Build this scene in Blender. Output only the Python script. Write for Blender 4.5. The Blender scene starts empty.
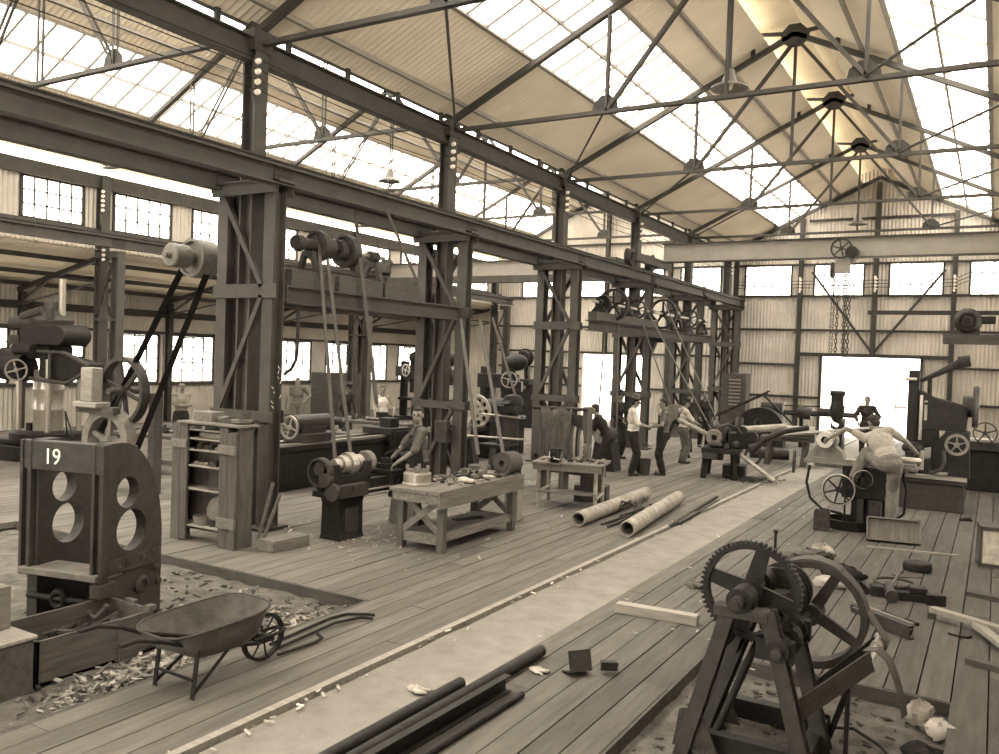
import bpy, bmesh, math, random
from mathutils import Vector, Matrix, Euler
from mathutils.geometry import tessellate_polygon
C = bpy.context.scene.collection
SC = bpy.context.scene
PI = math.pi
V = Vector
rnd = random.Random(7)

# ---------------------------------------------------------------- camera
cam_d = bpy.data.cameras.new('camera'); cam = bpy.data.objects.new('camera', cam_d); C.objects.link(cam)
yaw, pit, rol, focal_px = 0.530389, 0.0239735, 0.0354183, 845.83
fw = V((-math.sin(yaw)*math.cos(pit), math.cos(yaw)*math.cos(pit), -math.sin(pit)))
ri = V((math.cos(yaw), math.sin(yaw), 0)); up = ri.cross(fw)
ri2 = ri*math.cos(rol) + up*math.sin(rol); up2 = up*math.cos(rol) - ri*math.sin(rol)
m = Matrix((ri2, up2, -fw)).transposed().to_4x4(); m.translation = (0, 0, 2.6)
cam.matrix_world = m
cam_d.sensor_width = 36; cam_d.lens = focal_px/999*36; cam_d.clip_start = .05; cam_d.clip_end = 500
SC.camera = cam
# ---------------------------------------------------------------- sky, sun, exposure
w = bpy.data.worlds.new('sky'); SC.world = w; w.use_nodes = True
nt = w.node_tree; bg = nt.nodes['Background']
tc = nt.nodes.new('ShaderNodeTexCoord'); sx = nt.nodes.new('ShaderNodeSeparateXYZ'); cr = nt.nodes.new('ShaderNodeValToRGB')
nt.links.new(tc.outputs['Generated'], sx.inputs[0]); nt.links.new(sx.outputs['Z'], cr.inputs[0]); nt.links.new(cr.outputs[0], bg.inputs[0])
cr.color_ramp.elements[0].color = (1.0, .955, .85, 1); cr.color_ramp.elements[1].color = (1.0, .965, .87, 1)
bg.inputs[1].default_value = 6.0
sd = bpy.data.lights.new('sun', 'SUN'); sun = bpy.data.objects.new('sun', sd); C.objects.link(sun)
sd.energy = 5.0; sd.angle = math.radians(14); sd.color = (1, .96, .86)
sun.rotation_euler = V((.40, .12, -.91)).to_track_quat('-Z', 'Y').to_euler()
SC.view_settings.view_transform = 'Standard'; SC.view_settings.look = 'None'
SC.view_settings.exposure = 0.88; SC.view_settings.gamma = 1.0
try: SC.view_settings.use_curve_mapping = False
except Exception: pass
SC.cycles.max_bounces = 10; SC.cycles.diffuse_bounces = 6; SC.cycles.transparent_max_bounces = 16
SC.cycles.use_denoising = True
SC.cycles.sample_clamp_indirect = 6

# ---------------------------------------------------------------- materials
def tone(v, k=1.0):
    # sepia print tint for a grey of luminance v
    return (min(1, v*1.06), v*(1-.04*k), v*(1-.17*k), 1)
MATS = {}
def mat(name, v, rough=.7, metal=0., var=.25, scale=6., bump=.0, bscale=40., stretch=None, island=0., spec=.18, k=1.0, coord='Object'):
    if name in MATS: return MATS[name]
    m = bpy.data.materials.new(name); m.use_nodes = True; t = m.node_tree; n = t.nodes; b = n['Principled BSDF']
    b.inputs['Roughness'].default_value = rough; b.inputs['Metallic'].default_value = metal
    if 'Specular IOR Level' in b.inputs: b.inputs['Specular IOR Level'].default_value = spec
    c = tone(v, k)
    co = n.new('ShaderNodeTexCoord'); mp = n.new('ShaderNodeMapping'); t.links.new(co.outputs[coord], mp.inputs[0])
    if stretch: mp.inputs['Scale'].default_value = stretch
    nz = n.new('ShaderNodeTexNoise'); nz.inputs['Scale'].default_value = scale; nz.inputs['Detail'].default_value = 6; nz.inputs['Roughness'].default_value = .62
    t.links.new(mp.outputs[0], nz.inputs['Vector'])
    rp = n.new('ShaderNodeValToRGB'); t.links.new(nz.outputs['Fac'], rp.inputs[0])
    rp.color_ramp.elements[0].position = .28; rp.color_ramp.elements[1].position = .74
    rp.color_ramp.elements[0].color = tuple(x*(1-var) for x in c[:3])+(1,); rp.color_ramp.elements[1].color = tuple(min(1, x*(1+var)) for x in c[:3])+(1,)
    out = rp.outputs[0]
    if island:
        g = n.new('ShaderNodeNewGeometry'); mr = n.new('ShaderNodeMapRange')
        mr.inputs['To Min'].default_value = 1-island; mr.inputs['To Max'].default_value = 1+island
        t.links.new(g.outputs['Random Per Island'], mr.inputs['Value'])
        mx = n.new('ShaderNodeVectorMath'); mx.operation = 'SCALE'
        t.links.new(out, mx.inputs[0]); t.links.new(mr.outputs[0], mx.inputs['Scale']); out = mx.outputs[0]
    t.links.new(out, b.inputs['Base Color'])
    if bump:
        n2 = n.new('ShaderNodeTexNoise'); n2.inputs['Scale'].default_value = bscale; n2.inputs['Detail'].default_value = 5
        t.links.new(mp.outputs[0], n2.inputs['Vector'])
        bp = n.new('ShaderNodeBump'); bp.inputs['Strength'].default_value = bump; bp.inputs['Distance'].default_value = .02
        t.links.new(n2.outputs['Fac'], bp.inputs['Height']); t.links.new(bp.outputs[0], b.inputs['Normal'])
    MATS[name] = m; return m
def glass_mat(name, clear=.75, v=.8):
    m = bpy.data.materials.new(name); m.use_nodes = True; t = m.node_tree; n = t.nodes; n.remove(n['Principled BSDF'])
    tr = n.new('ShaderNodeBsdfTransparent'); tl = n.new('ShaderNodeBsdfTranslucent'); mx = n.new('ShaderNodeMixShader')
    gl = n.new('ShaderNodeBsdfGlossy'); gl.inputs['Roughness'].default_value = .25; m2 = n.new('ShaderNodeMixShader'); m2.inputs[0].default_value = .04
    tl.inputs[0].default_value = tone(v, .3); tr.inputs[0].default_value = (.97, .96, .93, 1)
    mx.inputs[0].default_value = clear; t.links.new(tl.outputs[0], mx.inputs[1]); t.links.new(tr.outputs[0], mx.inputs[2])
    t.links.new(mx.outputs[0], m2.inputs[1]); t.links.new(gl.outputs[0], m2.inputs[2])
    t.links.new(m2.outputs[0], n['Material Output'].inputs[0]); MATS[name] = m; return m

STEEL = mat('painted_steel', .06, .62, 0, .22, 3, .15, 60)
STEELD = mat('dark_painted_steel', .04, .6, 0, .25, 4, .15, 60)
STEELL = mat('pale_painted_steel', .26, .65, 0, .14, 2.5)
IRON = mat('cast_iron', .018, .55, .1, .35, 9, .35, 90)
IRONM = mat('grey_cast_iron', .042, .55, .1, .3, 8, .3, 90)
IRONL = mat('worn_pale_casting', .16, .55, .1, .3, 8, .25, 80)
BRIGHT = mat('machined_bright_steel', .34, .3, .6, .15, 12)
RUST = mat('rusty_iron', .045, .85, 0, .45, 14, .5, 70)
PIPEM = mat('weathered_pipe', .27, .75, 0, .4, 7, .3, 60)
GALV = mat('galvanised_corrugated_iron', .46, .55, .0, .2, .8)
ROOFM = mat('corrugated_roof_sheet', .64, .6, .0, .12, .6, k=1.5)
PLANK = mat('worn_floor_plank', .118, .85, 0, .28, 2.2, .35, 30, (6, .6, 6), .17)
PLANKD = mat('dark_floor_plank', .078, .85, 0, .3, 2.2, .35, 30, (6, .6, 6), .17)  # darker plank tone for the boards right of the concrete strip
CONC = mat('dusty_concrete', .175, .95, 0, .22, 3.5, .5, 45)
DIRT = mat('pit_dirt', .10, .98, 0, .5, 6, .8, 30)
SAND = mat('bright_yard_earth', .55, .98, 0, .12, 1.2)
WOOD = mat('workshop_timber', .15, .8, 0, .35, 3, .35, 30, (8, .8, 8))
WOODL = mat('pale_new_timber', .24, .8, 0, .25, 3, .25, 30, (1, 8, 8))
WOODV = mat('upright_timber', .09, .8, 0, .35, 3, .35, 30, (8, 8, .8))
WOODM = mat('grimy_timber', .08, .8, 0, .4, 3, .35, 30, (8, .8, 8))
WOODD = mat('dark_oily_timber', .07, .8, 0, .35, 3, .35, 30, (1, 6, 6))
BELT = mat('leather_belt', .07, .6, 0, .2, 5)
BELTL = mat('pale_canvas_belt', .075, .7, 0, .15, 5)
PORC = mat('white_porcelain', .75, .25, 0, .05, 5)
RUBBER = mat('black_rubber', .012, .6, 0, .2, 8)
SKIN = mat('skin', .19, .6, 0, .12, 12, k=1.15)
HAIR = mat('hair', .03, .7, 0, .3, 40)
CLOTHD = mat('dark_cloth', .022, .9, 0, .3, 9, .4, 50)
CLOTHM = mat('grey_cloth', .10, .9, 0, .25, 9, .4, 50)
CLOTHL = mat('pale_work_cloth', .31, .9, 0, .18, 7, .4, 40)
CLOTHT = mat('trouser_cloth', .15, .9, 0, .25, 7, .4, 40)
CLOTHW = mat('white_cotton', .45, .9, 0, .1, 7, .3, 40)
LEATH = mat('boot_leather', .04, .6, 0, .3, 20)
PAINTW = mat('white_paint', .85, .7, 0, .06, 9)
CHIP = mat('bright_metal_chips', .20, .6, .2, .5, 30, island=.6)
SHAV = mat('pale_wood_shavings', .34, .8, 0, .3, 30, island=.4)
SKYL = glass_mat('wired_roof_glass', .45, .9)
GLASS = glass_mat('dusty_window_glass', .8, .8)

# ---------------------------------------------------------------- mesh builder
def frame_from(d, upv=(0, 0, 1)):
    z = V(d).normalized(); u = V(upv)
    if abs(z.dot(u)) > .999: u = V((0, 1, 0)) if abs(z.y) < .9 else V((1, 0, 0))
    x = u.cross(z).normalized(); y = z.cross(x)
    return Matrix((x, y, z)).transposed()
def TR(p, d=(0, 0, 1), upv=(0, 0, 1)):
    mm = frame_from(d, upv).to_4x4(); mm.translation = V(p); return mm
def RZ(p, a): return Matrix.Translation(V(p)) @ Matrix.Rotation(a, 4, 'Z')
AX = {'x': (1, 0, 0), 'y': (0, 1, 0), 'z': (0, 0, 1)}
class MB:
    def __init__(s): s.v = []; s.f = []; s.s = []
    def add(s, vs, fs, sm=False, M=None):
        o = len(s.v)
        s.v += [(M @ V(p)) if M else V(p) for p in vs]
        for f in fs: s.f.append([i+o for i in f]); s.s.append(sm)
        return s
    def box(s, c, d, M=None, rz=0):
        x, y, z = d[0]/2, d[1]/2, d[2]/2
        T = Matrix.Translation(V(c)) @ Matrix.Rotation(rz, 4, 'Z')
        if M: T = M @ T
        return s.add([(-x,-y,-z),(x,-y,-z),(x,y,-z),(-x,y,-z),(-x,-y,z),(x,-y,z),(x,y,z),(-x,y,z)],
                     [(0,3,2,1),(4,5,6,7),(0,1,5,4),(1,2,6,5),(2,3,7,6),(3,0,4,7)], False, T)
    def b2(s, a, b, M=None):
        return s.box([(a[i]+b[i])/2 for i in range(3)], [abs(b[i]-a[i]) for i in range(3)], M)
    def ext(s, prof, p, q, upv=(0, 0, 1), sm=False):
        p = V(p); q = V(q); F = frame_from(q-p, upv); n = len(prof)
        vs = [p + F @ V((a, b, 0)) for a, b in prof] + [q + F @ V((a, b, 0)) for a, b in prof]
        fs = [(i, (i+1) % n, n+(i+1) % n, n+i) for i in range(n)]
        if n <= 4: fs += [tuple(range(n))[::-1], tuple(range(n, 2*n))]
        else:
            tris = tessellate_polygon([[V((a, b, 0)) for a, b in prof]])
            fs += [tuple(t)[::-1] for t in tris] + [tuple(i+n for i in t) for t in tris]
        return s.add(vs, fs, sm)
    def beam(s, p, q, w, h, upv=(0, 0, 1)):
        return s.ext([(-w/2,-h/2),(w/2,-h/2),(w/2,h/2),(-w/2,h/2)], p, q, upv)
    def ibeam(s, p, q, w, h, t=.018, upv=(0, 0, 1)):
        a, b, c = w/2, h/2, t/2
        return s.ext([(-a,-b),(a,-b),(a,-b+t),(c,-b+t),(c,b-t),(a,b-t),(a,b),(-a,b),(-a,b-t),(-c,b-t),(-c,-b+t),(-a,-b+t)], p, q, upv)
    def angle(s, p, q, w=.07, t=.01, upv=(0, 0, 1)):
        return s.ext([(0,0),(w,0),(w,t),(t,t),(t,w),(0,w)], p, q, upv)
    def chan(s, p, q, w, h, t=.014, upv=(0, 0, 1)):
        return s.ext([(0,-h/2),(w,-h/2),(w,-h/2+t),(t,-h/2+t),(t,h/2-t),(w,h/2-t),(w,h/2),(0,h/2)], p, q, upv)
    def tube(s, p, q, r, r2=None, n=12, sm=True, caps=True):
        p = V(p); q = V(q); r2 = r if r2 is None else r2; F = frame_from(q-p)
        vs = []
        for c, rr in ((p, r), (q, r2)): vs += [c + F @ V((rr*math.cos(2*PI*i/n), rr*math.sin(2*PI*i/n), 0)) for i in range(n)]
        s.add(vs, [(i, (i+1) % n, n+(i+1) % n, n+i) for i in range(n)], sm)
        if caps: s.add(vs, [tuple(range(n))[::-1], tuple(range(n, 2*n))], False)
        return s
    def path(s, pts, r, n=8, closed=False):
        pts = [V(p) for p in pts]; N = len(pts); vs = []; prev = None
        for i, p in enumerate(pts):
            a = pts[i-1] if (i or closed) else p; b = pts[(i+1) % N] if (i < N-1 or closed) else p
            d = (b-a).normalized()
            if prev is None: F = frame_from(d)
            else:
                x = prev.col[0] - d*prev.col[0].dot(d)
                x.normalize(); F = Matrix((x, d.cross(x), d)).transposed()
            prev = F; rr = r[i] if isinstance(r, (list, tuple)) else r
            vs += [p + F @ V((rr*math.cos(2*PI*k/n), rr*math.sin(2*PI*k/n), 0)) for k in range(n)]
        fs = [(i*n+k, i*n+(k+1) % n, ((i+1) % N)*n+(k+1) % n, ((i+1) % N)*n+k) for i in range(N if closed else N-1) for k in range(n)]
        s.add(vs, fs, True)
        if not closed: s.add(vs[:n]+vs[-n:], [tuple(range(n))[::-1], tuple(range(n, 2*n))])
        return s
    def strip(s, pts, w, t, wdir):
        # flat belt: a band of width w along wdir following pts
        pts = [V(p) for p in pts]; N = len(pts); wd = V(wdir).normalized(); vs = []
        for i, p in enumerate(pts):
            d = (pts[min(i+1, N-1)] - pts[max(i-1, 0)]).normalized(); nn = wd.cross(d).normalized()
            vs += [p+wd*w/2+nn*t/2, p-wd*w/2+nn*t/2, p-wd*w/2-nn*t/2, p+wd*w/2-nn*t/2]
        fs = [(i*4+k, i*4+(k+1) % 4, i*4+4+(k+1) % 4, i*4+4+k) for i in range(N-1) for k in range(4)] + [(3,2,1,0), (N*4-4, N*4-3, N*4-2, N*4-1)]
        return s.add(vs, fs)
    def lathe(s, prof, M=None, n=24, sm=True, cap=True):
        k = len(prof); vs = [(r*math.cos(2*PI*i/n), r*math.sin(2*PI*i/n), z) for i in range(n) for r, z in prof]
        fs = [(i*k+j, ((i+1) % n)*k+j, ((i+1) % n)*k+j+1, i*k+j+1) for i in range(n) for j in range(k-1)]
        s.add(vs, fs, sm, M)
        if cap:
            for j, fl in ((0, True), (k-1, False)):
                if prof[j][0] > 1e-5:
                    id_ = [i*k+j for i in range(n)]; s.add([vs[i] for i in id_], [tuple(range(n))[::-1] if fl else tuple(range(n))], False, M)
        return s
    def ring(s, ro, ri_, t, M=None, n=40):
        return s.lathe([(ri_, -t/2), (ro, -t/2), (ro, t/2), (ri_, t/2), (ri_, -t/2)], M, n, False, False)
    def torus(s, R_, r, M=None, n=32, k=8, sx_=1):
        pts = [(R_*math.cos(2*PI*i/n), R_*math.sin(2*PI*i/n), 0) for i in range(n)]
        vs = [((R_+r*math.cos(2*PI*j/k))*math.cos(2*PI*i/n), (R_+r*math.cos(2*PI*j/k))*math.sin(2*PI*i/n), r*math.sin(2*PI*j/k)) for i in range(n) for j in range(k)]
        return s.add(vs, [(i*k+j, ((i+1) % n)*k+j, ((i+1) % n)*k+(j+1) % k, i*k+(j+1) % k) for i in range(n) for j in range(k)], True, M)
    def prism(s, outer, t, M=None, holes=()):
        loops = [list(outer)] + [list(h) for h in holes]
        tris = tessellate_polygon([[V((a, b, 0)) for a, b in l] for l in loops])
        flat = [p for l in loops for p in l]; n = len(flat)
        vs = [(a, b, -t/2) for a, b in flat] + [(a, b, t/2) for a, b in flat]; fs = []
        for tr in tris:
            a, b, c = [V((flat[i][0], flat[i][1], 0)) for i in tr]
            tr = tuple(tr) if (b-a).cross(c-a).z > 0 else tuple(tr)[::-1]
            fs += [tuple(i+n for i in tr), tr[::-1]]
        o = 0
        for li, l in enumerate(loops):
            k = len(l); ar = sum(l[i][0]*l[(i+1) % k][1]-l[(i+1) % k][0]*l[i][1] for i in range(k))
            for i in range(k):
                q = (o+i, o+(i+1) % k, n+o+(i+1) % k, n+o+i)
                fs.append(q if (ar > 0) == (li == 0) else q[::-1])
            o += k
        return s.add(vs, fs, False, M)
    def sph(s, c, r, n=16, k=10, M=None):
        r = (r, r, r) if not isinstance(r, (tuple, list)) else r
        vs = [(c[0]+r[0]*math.sin(PI*j/k)*math.cos(2*PI*i/n), c[1]+r[1]*math.sin(PI*j/k)*math.sin(2*PI*i/n), c[2]-r[2]*math.cos(PI*j/k)) for i in range(n) for j in range(k+1)]
        fs = [(i*(k+1)+j, ((i+1) % n)*(k+1)+j, ((i+1) % n)*(k+1)+j+1, i*(k+1)+j+1) for i in range(n) for j in range(k)]
        return s.add(vs, fs, True, M)
    def spokes(s, n, r0, r1, w0, w1, t, M=None, a0=0.):
        for i in range(n):
            a = a0+2*PI*i/n; Q = Matrix.Rotation(a, 4, 'Z')
            s.prism([(r0, -w0/2), (r1, -w1/2), (r1, w1/2), (r0, w0/2)], t, (M @ Q) if M else Q)
        return s
    def mesh(s, name):
        me = bpy.data.meshes.new(name); me.from_pydata([tuple(p) for p in s.v], [], s.f)
        me.polygons.foreach_set('use_smooth', s.s); me.update(); me.set_sharp_from_angle(angle=math.radians(42)); return me
def circ(x, y, r, n=24): return [(x+r*math.cos(2*PI*i/n), y+r*math.sin(2*PI*i/n)) for i in range(n)]

# ---------------------------------------------------------------- object helpers
def obj(name, mb, m, parent=None, bevel=0, label=None, loc=None, rz=None):
    me = mb.mesh(name); me.materials.append(m); o = bpy.data.objects.new(name, me); C.objects.link(o)
    if parent: o.parent = parent
    if loc: o.location = loc
    if rz is not None: o.rotation_euler = (0, 0, rz)
    if bevel:
        bm_ = o.modifiers.new('edge', 'BEVEL'); bm_.width = bevel; bm_.segments = 2; bm_.limit_method = 'ANGLE'
    if label: o['label'] = label
    return o
def tag(o, label, cat, group=None, kind=None):
    o['label'] = label; o['category'] = cat
    if group: o['group'] = group
    if kind: o['kind'] = kind
    return o
def thing(name, label, cat, loc=(0, 0, 0), rz=0, group=None):
    o = bpy.data.objects.new(name, None); C.objects.link(o); o.empty_display_size = .2
    o.location = loc; o.rotation_euler = (0, 0, rz) if not isinstance(rz, tuple) else rz
    return tag(o, label, cat, group)
def one(name, mb, m, label, cat, loc=(0, 0, 0), rz=0, group=None, bevel=0, kind=None):
    o = obj(name, mb, m, None, bevel); o.location = loc; o.rotation_euler = rz if isinstance(rz, tuple) else (0, 0, rz)
    return tag(o, label, cat, group, kind)
def struct(name, mb, m, parent=None):
    o = obj(name, mb, m, parent)
    if not parent: o['kind'] = 'structure'
    return o
def dup(root, loc, rz=None, label=None, group=None, scale=None):
    r = root.copy(); C.objects.link(r); r.location = loc
    if rz is not None: r.rotation_euler = rz if isinstance(rz, tuple) else (0, 0, rz)
    if scale: r.scale = (scale,)*3
    if label: r['label'] = label
    if group: r['group'] = group
    for ch in list(root.children):
        c = ch.copy(); C.objects.link(c); c.parent = r
        for g in ch.children:
            d = g.copy(); C.objects.link(d); d.parent = c
    return r
# ================================================================ SETTING
YS = [8.82, 13.84, 18.9, 23.93, 29.0, 33.95]
XM, XO, XB, YE = -9.46, -20.3, -24.4, 34.6
XC, XAC = -4.03, -14.88           # ridges of the main bay and of the side aisle
Y0 = -3.0
SL, SA = .479, .51
def zmain(x): return 9.95 - SL*abs(x-XC)
def zaisle(x): return 10.2 - SA*abs(x-XAC)
def zlean(x): return 5.05 - (XO-x)*.2

def corr(x0, x1, lo, hi, axis, M=None, pitch=.13, amp=.022, skip=()):
    """corrugated sheet standing in the plane (u along axis), lo/hi give its lower and upper edge at u; M maps (u, depth, v)"""
    mb = MB(); n = int((x1-x0)/pitch*4); vs = []; 
    for i in range(n+1):
        u = x0+(x1-x0)*i/n; d = amp*math.sin(2*PI*u/pitch)
        vs += [(u, d, lo(u) if callable(lo) else lo), (u, d, hi(u) if callable(hi) else hi)]
    fs = [(2*i, 2*i+2, 2*i+3, 2*i+1) for i in range(n) if not any(a <= (x0+(x1-x0)*(i+.5)/n) <= b for a, b in skip)]
    mb.add(vs, fs, True, M); return mb
def join(*mbs):
    r = MB()
    for q in mbs: r.add(q.v, q.f); r.s[-len(q.f):] = q.s
    return r
def sheet_roof(xa, xb, zf, y0, y1, pitch=.13, amp=.02):
    mb = MB(); n = int((y1-y0)/pitch*4); vs = []
    for i in range(n+1):
        y = y0+(y1-y0)*i/n; d = amp*math.sin(2*PI*y/pitch)
        vs += [(xa, y, zf(xa)+d), (xb, y, zf(xb)+d)]
    return mb.add(vs, [(2*i, 2*i+1, 2*i+3, 2*i+2) for i in range(n)], True)

# floor: plank boards along the shop, concrete strip, pits
def planks(x0, x1, y0, y1, wd=.245, z=0., th=.09):
    mb = MB(); n = max(1, round((x1-x0)/wd)); wd = (x1-x0)/n
    for i in range(n):
        y = y0; off = rnd.uniform(1.0, 4.5)
        while y < y1-.01:
            e = min(y1, y+off); off = rnd.choice((4.2, 5.0, 5.6))
            if y1-e < .4: e = y1
            mb.box((x0+(i+.5)*wd, (y+e)/2, z-th/2+rnd.uniform(-.003, .003)), (wd-.012, e-y-.006, th)); y = e
    return mb
floor = struct('floor', MB().b2((XB, Y0, -.35), (1.6, YE+.2, -.14)), DIRT)
struct('planking', join(planks(-5.55, -4.42, Y0, YE), planks(-12.0, -5.55, 6.95, YE), planks(XB+.1, -12.0, -1, YE)), PLANK, floor)
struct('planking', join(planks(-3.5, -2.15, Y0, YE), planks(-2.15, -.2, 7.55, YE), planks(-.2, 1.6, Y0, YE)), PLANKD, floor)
def grid(x0, x1, y0, y1, nx, ny, z, amp, seed=1, M=None):
    r = random.Random(seed); mb = MB()
    vs = [(x0+(x1-x0)*i/nx, y0+(y1-y0)*j/ny, z+r.uniform(-amp, amp)) for i in range(nx+1) for j in range(ny+1)]
    k = ny+1
    return mb.add(vs, [(i*k+j, (i+1)*k+j, (i+1)*k+j+1, i*k+j+1) for i in range(nx) for j in range(ny)], True, M)
struct('concrete_strip', grid(-4.31, -3.5, Y0, YE, 6, 160, -.012, .006), CONC, floor)
struct('pit_earth', join(grid(-12, -5.55, Y0, 6.95, 40, 60, -.12, .02, 2), grid(-2.15, -.2, Y0, 7.55, 20, 60, -.12, .02, 3)), DIRT, floor)
struct('kerb', MB().b2((-4.42, Y0, -.1), (-4.35, YE, .02)), WOODL, floor)
struct('pit_curb', MB().b2((-12, 6.93, -.14), (-5.55, 6.99, -.005)).b2((-5.6, Y0, -.14), (-5.55, 6.93, -.005)).b2((-2.18, Y0, -.14), (-2.13, 7.55, -.005)).b2((-2.15, 7.53, -.14), (-.2, 7.58, -.005)).b2((-.2, Y0, -.14), (-.16, 7.58, -.005)), WOODD, floor)
yard = struct('ground_yard', MB().b2((-90, -20, -.5), (XB-.15, 120, -.12)).b2((XB-.2, YE+.15, -.5), (60, 120, -.12)), SAND)

# roofs ------------------------------------------------------------
def roof(name, parts):
    o = struct(name, join(*parts), ROOFM); return o
roof('ceiling', [sheet_roof(-9.58, -7.73, zmain, Y0, YE+.3), sheet_roof(-6.1, -4.62, zmain, Y0, YE+.3),
                 sheet_roof(-3.44, -1.96, zmain, Y0, YE+.3), sheet_roof(-.33, 1.7, zmain, Y0, YE+.3)])
def zmon(x): return 10.2-.30*abs(x-XC)
roof('ceiling_monitor', [sheet_roof(-4.98, XC, zmon, Y0, YE+.3), sheet_roof(XC, -3.08, zmon, Y0, YE+.3)])
roof('ceiling_aisle', [sheet_roof(-20.7, -18.6, zaisle, Y0, YE+.3), sheet_roof(-16.94, XAC-1.0, zaisle, Y0, YE+.3),
                       sheet_roof(XAC+.62, -12.95, zaisle, Y0, YE+.3), sheet_roof(-10.76, -9.72, zaisle, Y0, YE+.3)])
def zmona(x): return 10.85-.30*abs(x-XAC)
roof('ceiling_aisle_monitor', [sheet_roof(XAC-.75, XAC, zmona, Y0, YE+.3), sheet_roof(XAC, XAC+.75, zmona, Y0, YE+.3)])
roof('ceiling_leanto', [sheet_roof(XB-.4, XO-.05, zlean, Y0, YE+.3)])
def skylight(i, xa, xb, zf, step, name):
    g = MB(); g.add([(xa, Y0, zf(xa)+.03), (xb, Y0, zf(xb)+.03), (xb, YE+.3, zf(xb)+.03), (xa, YE+.3, zf(xa)+.03)], [(0, 1, 2, 3)])
    o = struct('window_%d' % i, g, SKYL)
    b = MB(); y = Y0+.4
    while y < YE:
        b.beam((xa, y, zf(xa)), (xb, y, zf(xb)), .05, .05); y += step
    xm = (xa+xb)/2; b.beam((xm, Y0, zf(xm)-.02), (xm, YE, zf(xm)-.02), .05, .06)
    struct('glazing_bars', b, STEELL, o)
    e = MB()
    for x in (xa, xb): e.beam((x, Y0, zf(x)-.01), (x, YE, zf(x)-.01), .09, .05)
    struct('skylight_curb', e, STEELL, o)
skylight(1, -7.73, -6.1, zmain, .62, 'main'); skylight(2, -.33, -1.96, zmain, 1.2, 'main')
skylight(3, -18.6, -16.94, zaisle, .62, 'aisle'); skylight(4, -12.95, -10.76, zaisle, .62, 'aisle')
# purlins under the sheeting
def purl(name, xs, zf):
    b = MB()
    for x in xs: b.angle((x, Y0, zf(x)-.1), (x, YE, zf(x)-.1), .07, .012)
    struct(name, b, STEELL)
purl('trim_1', (-9.1, -5.4, -2.65, .6), zmain)
purl('trim_2', (-19.9, -16.4), zaisle)
b = MB()
for x in (-21.2, -22.7, -23.9): b.beam((x, Y0, zlean(x)-.12), (x, YE, zlean(x)-.12), .07, .12)
struct('trim_3', b, STEEL)

# windows ------------------------------------------------------------
wn = [10]
def window(P, wdt, hgt, nx, ny, axis, casement=False):
    """P = lower corner, runs along axis 'x' or 'y'"""
    wn[0] += 1; A = V(AX[axis]); N = V((0, 1, 0)) if axis == 'x' else V((1, 0, 0)); P = V(P)
    def q(u, v, d=0): return P + A*u + N*d + V((0, 0, v))
    g = MB(); g.add([q(0, 0), q(wdt, 0), q(wdt, hgt), q(0, hgt)], [(0, 1, 2, 3)])
    o = struct('window_%d' % wn[0], g, GLASS)
    f = MB()
    for a, b_ in ((q(0, 0), q(wdt, 0)), (q(0, hgt), q(wdt, hgt)), (q(0, 0), q(0, hgt)), (q(wdt, 0), q(wdt, hgt))): f.beam(a, b_, .07, .07, N)
    struct('window_frame', f, STEELD, o)
    mnt = MB()
    for i in range(1, nx): mnt.beam(q(wdt*i/nx, 0), q(wdt*i/nx, hgt), .034, .034, N)
    for j in range(1, ny): mnt.beam(q(0, hgt*j/ny), q(wdt, hgt*j/ny), .034, .034, N)
    if casement:
        a, b_, c, d = wdt*.25, wdt*.75, hgt*.42, hgt*.96
        for e, h in ((q(a, c), q(b_, c)), (q(a, d), q(b_, d)), (q(a, c), q(a, d)), (q(b_, c), q(b_, d))): mnt.beam(e, h, .05, .05, N)
    struct('muntins', mnt, STEELD, o)
    return o
# end wall of the main bay (plane y = YE)
MY = Matrix.Translation((0, YE, 0))
ZS, ZT = 5.38, 6.6
ew = [(-8.9, -7.1), (-6.25, -4.46), (-3.58, -1.79), (-.94, .85)]
we = struct('wall_end', join(
    corr(-9.9, 1.6, ZT, zmain, 'x', MY, skip=()), corr(-9.9, 1.6, ZS, ZT, 'x', MY, skip=ew),
    corr(-9.9, 1.6, 3.05, ZS, 'x', MY), corr(-9.9, -5.84, -.1, 3.05, 'x', MY), corr(-2.4, 1.6, -.1, 3.05, 'x', MY),
    corr(-5.2, -2.85, zmain, zmon, 'x', MY)), GALV)
for a, b in ew: window((a, YE, ZS), b-a, ZT-ZS, 5, 3, 'x')
g = MB(); yy = YE-.1
for z, xa, xb in ((ZS, -9.5, 1.6), (ZT, -9.5, 1.6), (4.06, -9.5, 1.6), (2.69, -9.5, -6.72), (2.75, -1.42, 1.6), (1.44, -9.5, -5.9), (1.44, -2.3, 1.6), (7.3, -8.9, 1), (8.3, -6.5, -1.5)):
    g.beam((xa, yy, z), (xb, yy, z), .06, .09)
g.beam((-6.75, yy, 3.12), (-1.4, yy, 3.12), .1, .14)
struct('girt', g, STEELD, we)
for xa in (-6.3, -1.72):
    struct('brace', MB().beam((xa, YE-.2, 6.3), (XC, YE-.2, 3.2), .07, .09), STEELD, we)
for x, zt in ((-9.22, 7.2), (-6.72, 8.4), (XC, 9.6), (-1.42, 8.4), (1.2, 7.2)):
    struct('post', MB().ibeam((x, YE-.2, 3.1 if x == XC else 0), (x, YE-.2, zt), .16, .2, .02, (0, 1, 0)), STEELD, we)
struct('rafter', MB().beam((-9.5, YE-.15, zmain(-9.5)-.16), (XC, YE-.15, zmain(XC)-.16), .12, .12).beam((XC, YE-.15, zmain(XC)-.16), (1.5, YE-.15, zmain(1.5)-.16), .12, .12), STEELD, we)
struct('door_frame', MB().b2((-5.92, YE-.1, 0), (-5.82, YE+.1, 3.05)).b2((-2.42, YE-.1, 0), (-2.32, YE+.1, 3.05)), STEELD, we)
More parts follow.
